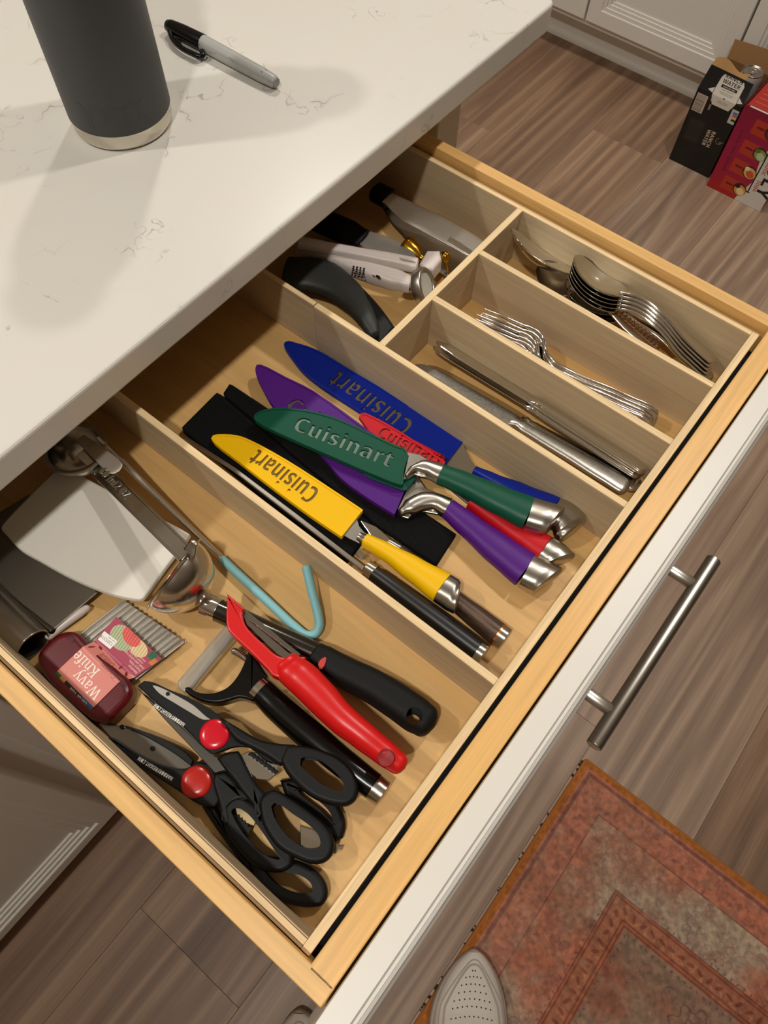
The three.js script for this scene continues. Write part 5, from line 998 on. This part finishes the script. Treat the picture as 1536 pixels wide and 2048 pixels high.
// ---------------------------------------------------------------- rug
{
  const t = thing('area_rug', 'faded terracotta oriental rug with a worn border and orange edge on the wood floor', 'rug');
  const x1 = 0.434, z0 = 0.172, W = 1.3, D = 0.86, x0 = x1 - W, z1 = z0 + D;
  const n1 = fbmOf(501, 5, 5, 5), n2 = fbmOf(511, 60, 60, 3), n3 = fbmOf(523, 9, 9, 4), n4 = fbmOf(531, 200, 200, 2), n5 = fbmOf(541, 14, 14, 4);
  const N = 1536;
  // motif marks drawn as a print: bands follow the edges
  const cv = document.createElement('canvas'); cv.width = cv.height = N; const c = cv.getContext('2d');
  const px = N / W;                                    // pixels per metre; the sheet is W x W, only D of it used
  c.fillStyle = '#808080'; c.fillRect(0, 0, N, N);
  const r = rng(901);
  const rect = (d, w, col, a = 1) => { c.globalAlpha = a; c.strokeStyle = col; c.lineWidth = w * px; c.strokeRect(d * px, d * px, N * 2, N * 2); c.globalAlpha = 1; };
  rect(0.004, 0.008, '#b46a2e'); rect(0.016, 0.006, '#5a2320', 0.8); rect(0.0215, 0.003, '#c98a66', 0.7);
  for (const d of [0.062, 0.142, 0.147, 0.172, 0.178]) rect(d, 0.0022, '#5a2620', 0.9);
  rect(0.16, 0.02, '#b87850', 0.55);
  // x runs from the right edge of the rug, y from the edge near the drawer
  const curl = (x, y, s, col, a) => { c.globalAlpha = a; c.strokeStyle = col; c.lineWidth = 2.2; c.beginPath(); for (let k = 0; k < 26; k++) { const t2 = k / 25 * 6.5, q = s * (0.25 + 0.75 * k / 25) * px; const X = x * px + q * Math.cos(t2 + r() * 0.3), Y = y * px + q * Math.sin(t2); k ? c.lineTo(X, Y) : c.moveTo(X, Y); } c.stroke(); c.globalAlpha = 1; };
  const leaf = (x, y, s, col, a) => { c.globalAlpha = a; c.fillStyle = col; c.save(); c.translate(x * px, y * px); c.rotate(r() * 6.3); c.beginPath(); c.ellipse(0, 0, s * px, s * px * 0.42, 0, 0, 7); c.fill(); c.restore(); c.globalAlpha = 1; };
  for (let d = 0.17; d < 1.3; d += 0.0165) { for (const [x, y] of [[d, 0.16], [0.16, d]]) { leaf(x, y, 0.0065, '#6b2a26', 0.9); leaf(x + 0.006, y + 0.006, 0.004, '#d39a6c', 0.9); } }
  for (let d = 0.19; d < 1.3; d += 0.011) for (const q of [0.186, 0.138]) { leaf(d, q, 0.003, '#632622', 0.75); leaf(q, d, 0.003, '#632622', 0.75); }
  for (let d = 0.03; d < 1.3; d += 0.014) { for (let m = 0; m < 3; m++) { leaf(d, 0.028 + r() * 0.03, 0.003 + r() * 0.005, ['#7a2f28', '#c98468', '#93473a'][m], 0.6); leaf(0.028 + r() * 0.03, d, 0.003 + r() * 0.005, ['#7a2f28', '#c98468', '#93473a'][m], 0.6); } }
  for (let k = 0; k < 240; k++) { const a = 0.07 + r() * 0.065, d = 0.07 + r() * 1.2; leaf(d, a, 0.006 + r() * 0.014, ['#b4654a', '#8f4638', '#c08a66'][k % 3], 0.4); leaf(a, d, 0.006 + r() * 0.014, ['#b4654a', '#8f4638', '#c08a66'][k % 3], 0.4); curl(d, a, 0.01, '#6e332c', 0.4); curl(a, d, 0.01, '#6e332c', 0.4); }
  for (let k = 0; k < 900; k++) { const x = 0.195 + r() * 1.1, y = 0.195 + r() * 0.7; curl(x, y, 0.005 + r() * 0.012, ['#6b2e28', '#b4704e', '#5c3a30'][k % 3], 0.55); leaf(x, y, 0.004 + r() * 0.006, ['#8a3f34', '#b67a58', '#70584c'][k % 3], 0.45); }
  for (const [x, y] of [[0.24, 0.33], [0.3, 0.42], [0.42, 0.36], [0.52, 0.3], [0.24, 0.5]]) for (let q = 0; q < 5; q++) { c.globalAlpha = 0.75; c.strokeStyle = q % 2 ? '#6b2e28' : '#b8714e'; c.lineWidth = 3; c.beginPath(); for (let k = 0; k <= 40; k++) { const t2 = k / 40 * 6.2832, rr = (0.01 + q * 0.008) * (1 + 0.18 * Math.cos(t2 * 8)); const X = (x + rr * Math.cos(t2)) * px, Y = (y + rr * Math.sin(t2)) * px; k ? c.lineTo(X, Y) : c.moveTo(X, Y); } c.stroke(); c.globalAlpha = 1; }
  const img = c.getImageData(0, 0, N, N).data;
  const tex = dataTex(N, N, (u, v) => {
    const x = u * W, y = v * W, e = Math.min(x, y);
    const red = [184, 112, 86], tan = [178, 154, 130], brown = [152, 122, 100];
    let base = e < 0.062 ? red : e < 0.142 ? mix(tan, [182, 106, 78], Math.max(0, Math.min(1, (n3(u, v) - 0.42) * 5))) : e < 0.18 ? [170, 98, 68] : mix(brown, [150, 84, 62], Math.max(0, Math.min(1, (n5(u, v) - 0.46) * 4)));
    const o = 4 * (Math.min(N - 1, Math.floor(v * N)) * N + Math.min(N - 1, Math.floor(u * N)));
    const m = [img[o], img[o + 1], img[o + 2]];
    const d = Math.abs(m[0] - 128) + Math.abs(m[1] - 128) + Math.abs(m[2] - 128);
    let col = e < 0.009 ? [176, 104, 44] : mix(base, m, Math.min(0.5, d / 190));
    const wear = Math.max(0, n1(u, v) - 0.5) * 1.5 + Math.max(0, n2(u, v) - 0.56) * 1.2;
    if (e > 0.009) col = mix(col, [160, 132, 110], Math.min(0.75, wear * 1.2));
    const k = 0.82 + 0.36 * n4(u, v);
    return col.map((q) => q * k);
  });
  tex.wrapS = tex.wrapT = THREE.ClampToEdgeWrapping;
  const g = box(x0, x1, 0.0002, 0.006, z0, z1, 0.0015);
  { const p = g.attributes.position, u = g.attributes.uv; for (let i = 0; i < p.count; i++) u.setXY(i, (x1 - p.getX(i)) / W, (p.getZ(i) - z0) / W); }
  mesh('pile', g, S({ map: tex, roughness: 0.95 }), t);
  const bind = S({ color: 0xb06a2a, roughness: 0.9 });
  mesh('edge_binding', tube([[x0, 0.0032, z0], [(x0 + x1) / 2, 0.0032, z0], [x1, 0.0032, z0]], 0.0032, { n: 8 }), bind, t, 'orange stitched edge');
  mesh('edge_binding', tube([[x1, 0.0032, z0], [x1, 0.0032, (z0 + z1) / 2], [x1, 0.0032, z1]], 0.0032, { n: 8 }), bind, t, 'orange stitched edge');
  const tuft = []; const q = rng(31); for (let k = 0; k < 34; k++) { const x = x1 - q() ** 1.5 * 0.6, s = 0.0008 + q() * 0.0014; tuft.push(new THREE.SphereGeometry(s, 6, 4).scale(1.4, 0.8, 1).translate(x, 0.0015, z0 - 0.0034 - q() * 0.002)); }
  const tf = mesh('loose_thread', merge(tuft), S({ color: 0x3a3126, roughness: 1 }), t, 'dark stray threads along the edge'); tf.userData.kind = 'stuff';
  seat(t);
}
// ---------------------------------------------------------------- shoes of whoever stands at the drawer
function shoe(label, toe, dir, mirror) {
  const t = thing('sneaker', label, 'shoe');
  const LEN = 0.3, leather = S({ color: 0xd6ccc0, roughness: 0.55 }), rubber = S({ color: 0xb3a79a, roughness: 0.6 }), dark = S({ color: 0x3b342e, roughness: 0.8 });
  const wd = (s) => 0.114 * Math.pow(Math.max(0, Math.sin(Math.PI * Math.min(0.5, s * 1.55 + 0.001))), 0.62) * (s > 0.45 ? 1 - 0.24 * Math.min(1, (s - 0.45) / 0.3) : 1) * (s > 0.9 ? Math.sqrt(Math.max(0.02, 1 - ((s - 0.9) / 0.1) ** 2)) : 1);
  const mid = (s) => mirror * 0.012 * Math.sin(Math.PI * Math.min(1, s * 1.2)) ;
  const ht = (s) => s < 0.5 ? 0.028 + 0.034 * Math.pow(s / 0.5, 0.62) + (s > 0.26 ? (s - 0.26) * 0.11 : 0) : 0.0882 + 0.012 * (s - 0.5) / 0.5;
  const N = 40, out = [];
  for (let i = 0; i <= N; i++) { const s = (i / N) ** 1.6; out.push([s * LEN, mid(s) + wd(s) / 2]); }
  for (let i = N; i >= 0; i--) { const s = (i / N) ** 1.6; out.push([s * LEN, mid(s) - wd(s) / 2]); }
  mesh('sole', slab(out, 0, 0.026, { bevel: 0.005, seg: 4 }), rubber, t);
  const P = 2.7, base = 0.02;
  const surf = (s, q, k = 1) => { const w = wd(s) * 0.95 * k, h = ht(s) - base; const y = h * Math.pow(Math.max(0, 1 - Math.abs(q) ** P), 1 / P); return [s * LEN, base + y, mid(s) + q * w / 2]; };
  const grid = (s0, s1, q0, q1, nu, nv, lift, k = 1) => { const pos = [], idx = []; for (let i = 0; i <= nu; i++) for (let j = 0; j <= nv; j++) { const s = s0 + (s1 - s0) * (i / nu); const q = q0 + (q1 - q0) * (j / nv); const a = surf(s, q, k); pos.push(a[0], a[1] + lift, a[2]); } for (let i = 0; i < nu; i++) for (let j = 0; j < nv; j++) { const a = i * (nv + 1) + j; idx.push(a, a + 1, a + nv + 1, a + 1, a + nv + 2, a + nv + 1); } const g = new THREE.BufferGeometry(); g.setAttribute('position', new THREE.Float32BufferAttribute(pos, 3)); g.setIndex(idx); g.computeVertexNormals(); return g; };
  leather.side = THREE.DoubleSide;
  mesh('upper', grid(0.012, 0.985, -1, 1, 60, 44, 0), leather, t);
  // the raised toe guard round the perforated toe box
  const edge = []; for (let k = 0; k <= 40; k++) { const a = (k / 40) * 2 - 1; const s = 0.062 + 0.3 * Math.abs(a) ** 2.4, q = 0.74 * Math.sign(a) * Math.min(1, Math.abs(a) * 1.25) ** 0.8; const p = surf(s, q); edge.push([p[0], p[1] + 0.0006, p[2]]); }
  mesh('toe_seam', tube(edge, 0.0013, { n: 8, sub: 3 }), rubber, t);
  const edge2 = edge.map((e, k) => { const a = (k / 40) * 2 - 1; const s = 0.042 + 0.32 * Math.abs(a) ** 2.2, q = 0.86 * Math.sign(a) * Math.min(1, Math.abs(a) * 1.3) ** 0.8; const p = surf(s, q); return [p[0], p[1] + 0.0003, p[2]]; });
  mesh('toe_seam', tube(edge2, 0.001, { n: 8, sub: 3 }), rubber, t);
  const dots = [];
  for (const [n, s, sp] of [[2, 0.1, 0.16], [5, 0.125, 0.19], [6, 0.155, 0.2], [6, 0.185, 0.22], [8, 0.215, 0.19], [9, 0.245, 0.17], [10, 0.285, 0.155]]) for (let k = 0; k < n; k++) { const q = (k - (n - 1) / 2) * sp * 0.78, p = surf(s + 0.012 * Math.cos(q * 3) * -1, q); if (Math.abs(q) < 0.72) dots.push(new THREE.CylinderGeometry(0.0011, 0.0011, 0.0008, 10).translate(p[0], p[1], p[2])); }
  const pf = mesh('perforation', merge(dots), dark, t, 'small punched air holes'); pf.userData.kind = 'stuff';
  const eye = []; for (let k = 0; k <= 24; k++) { const a = (k / 24) * 2 - 1; const p = surf(0.31 + 0.16 * Math.abs(a) ** 2.6, 0.42 * a); eye.push([p[0], p[1] + 0.001, p[2]]); }
  mesh('eyestay', tube(eye, 0.0022, { n: 8, sub: 3 }), leather, t);
  mesh('tongue', grid(0.335, 0.62, -0.34, 0.34, 14, 12, 0.0035), leather, t);
  for (let k = 0; k < 4; k++) { const s = 0.37 + k * 0.055, l = []; for (let j = -6; j <= 6; j++) { const p = surf(s + 0.004 * Math.abs(j) / 6, j / 6 * 0.44); l.push([p[0], p[1] + 0.0058 - 0.003 * (Math.abs(j) / 6) ** 2, p[2], 0.007, 0.0022]); } mesh('lace', sweep(l.map((v) => v), { n: 10, pow: 3, sub: 2, side: V(1, 0, 0) }), leather, t); }
  mesh('ankle_collar', new THREE.TorusGeometry(0.034, 0.008, 12, 40).scale(1.35, 1, 1).rotateX(Math.PI / 2).translate(0.235, 0.1, mid(0.8)), leather, t);
  mesh('lining', new THREE.CylinderGeometry(0.036, 0.03, 0.02, 32).scale(1.3, 1, 0.98).translate(0.235, 0.092, mid(0.8)), dark, t);
  t.rotation.y = Math.atan2(-dir[1], dir[0]);
  t.position.set(toe[0], toe[2], toe[1]);
  return t;
}
shoe('scuffed white leather sneaker with a perforated toe standing on the rug edge', [0.083, 0.181, 0.006], [-0.80, 0.60], 1);
shoe('second white sneaker, only its toe tip showing below the drawer corner', [-0.141, 0.0235, 0.0062], [-0.80, 0.60], -1);
renderer.render(scene, camera);
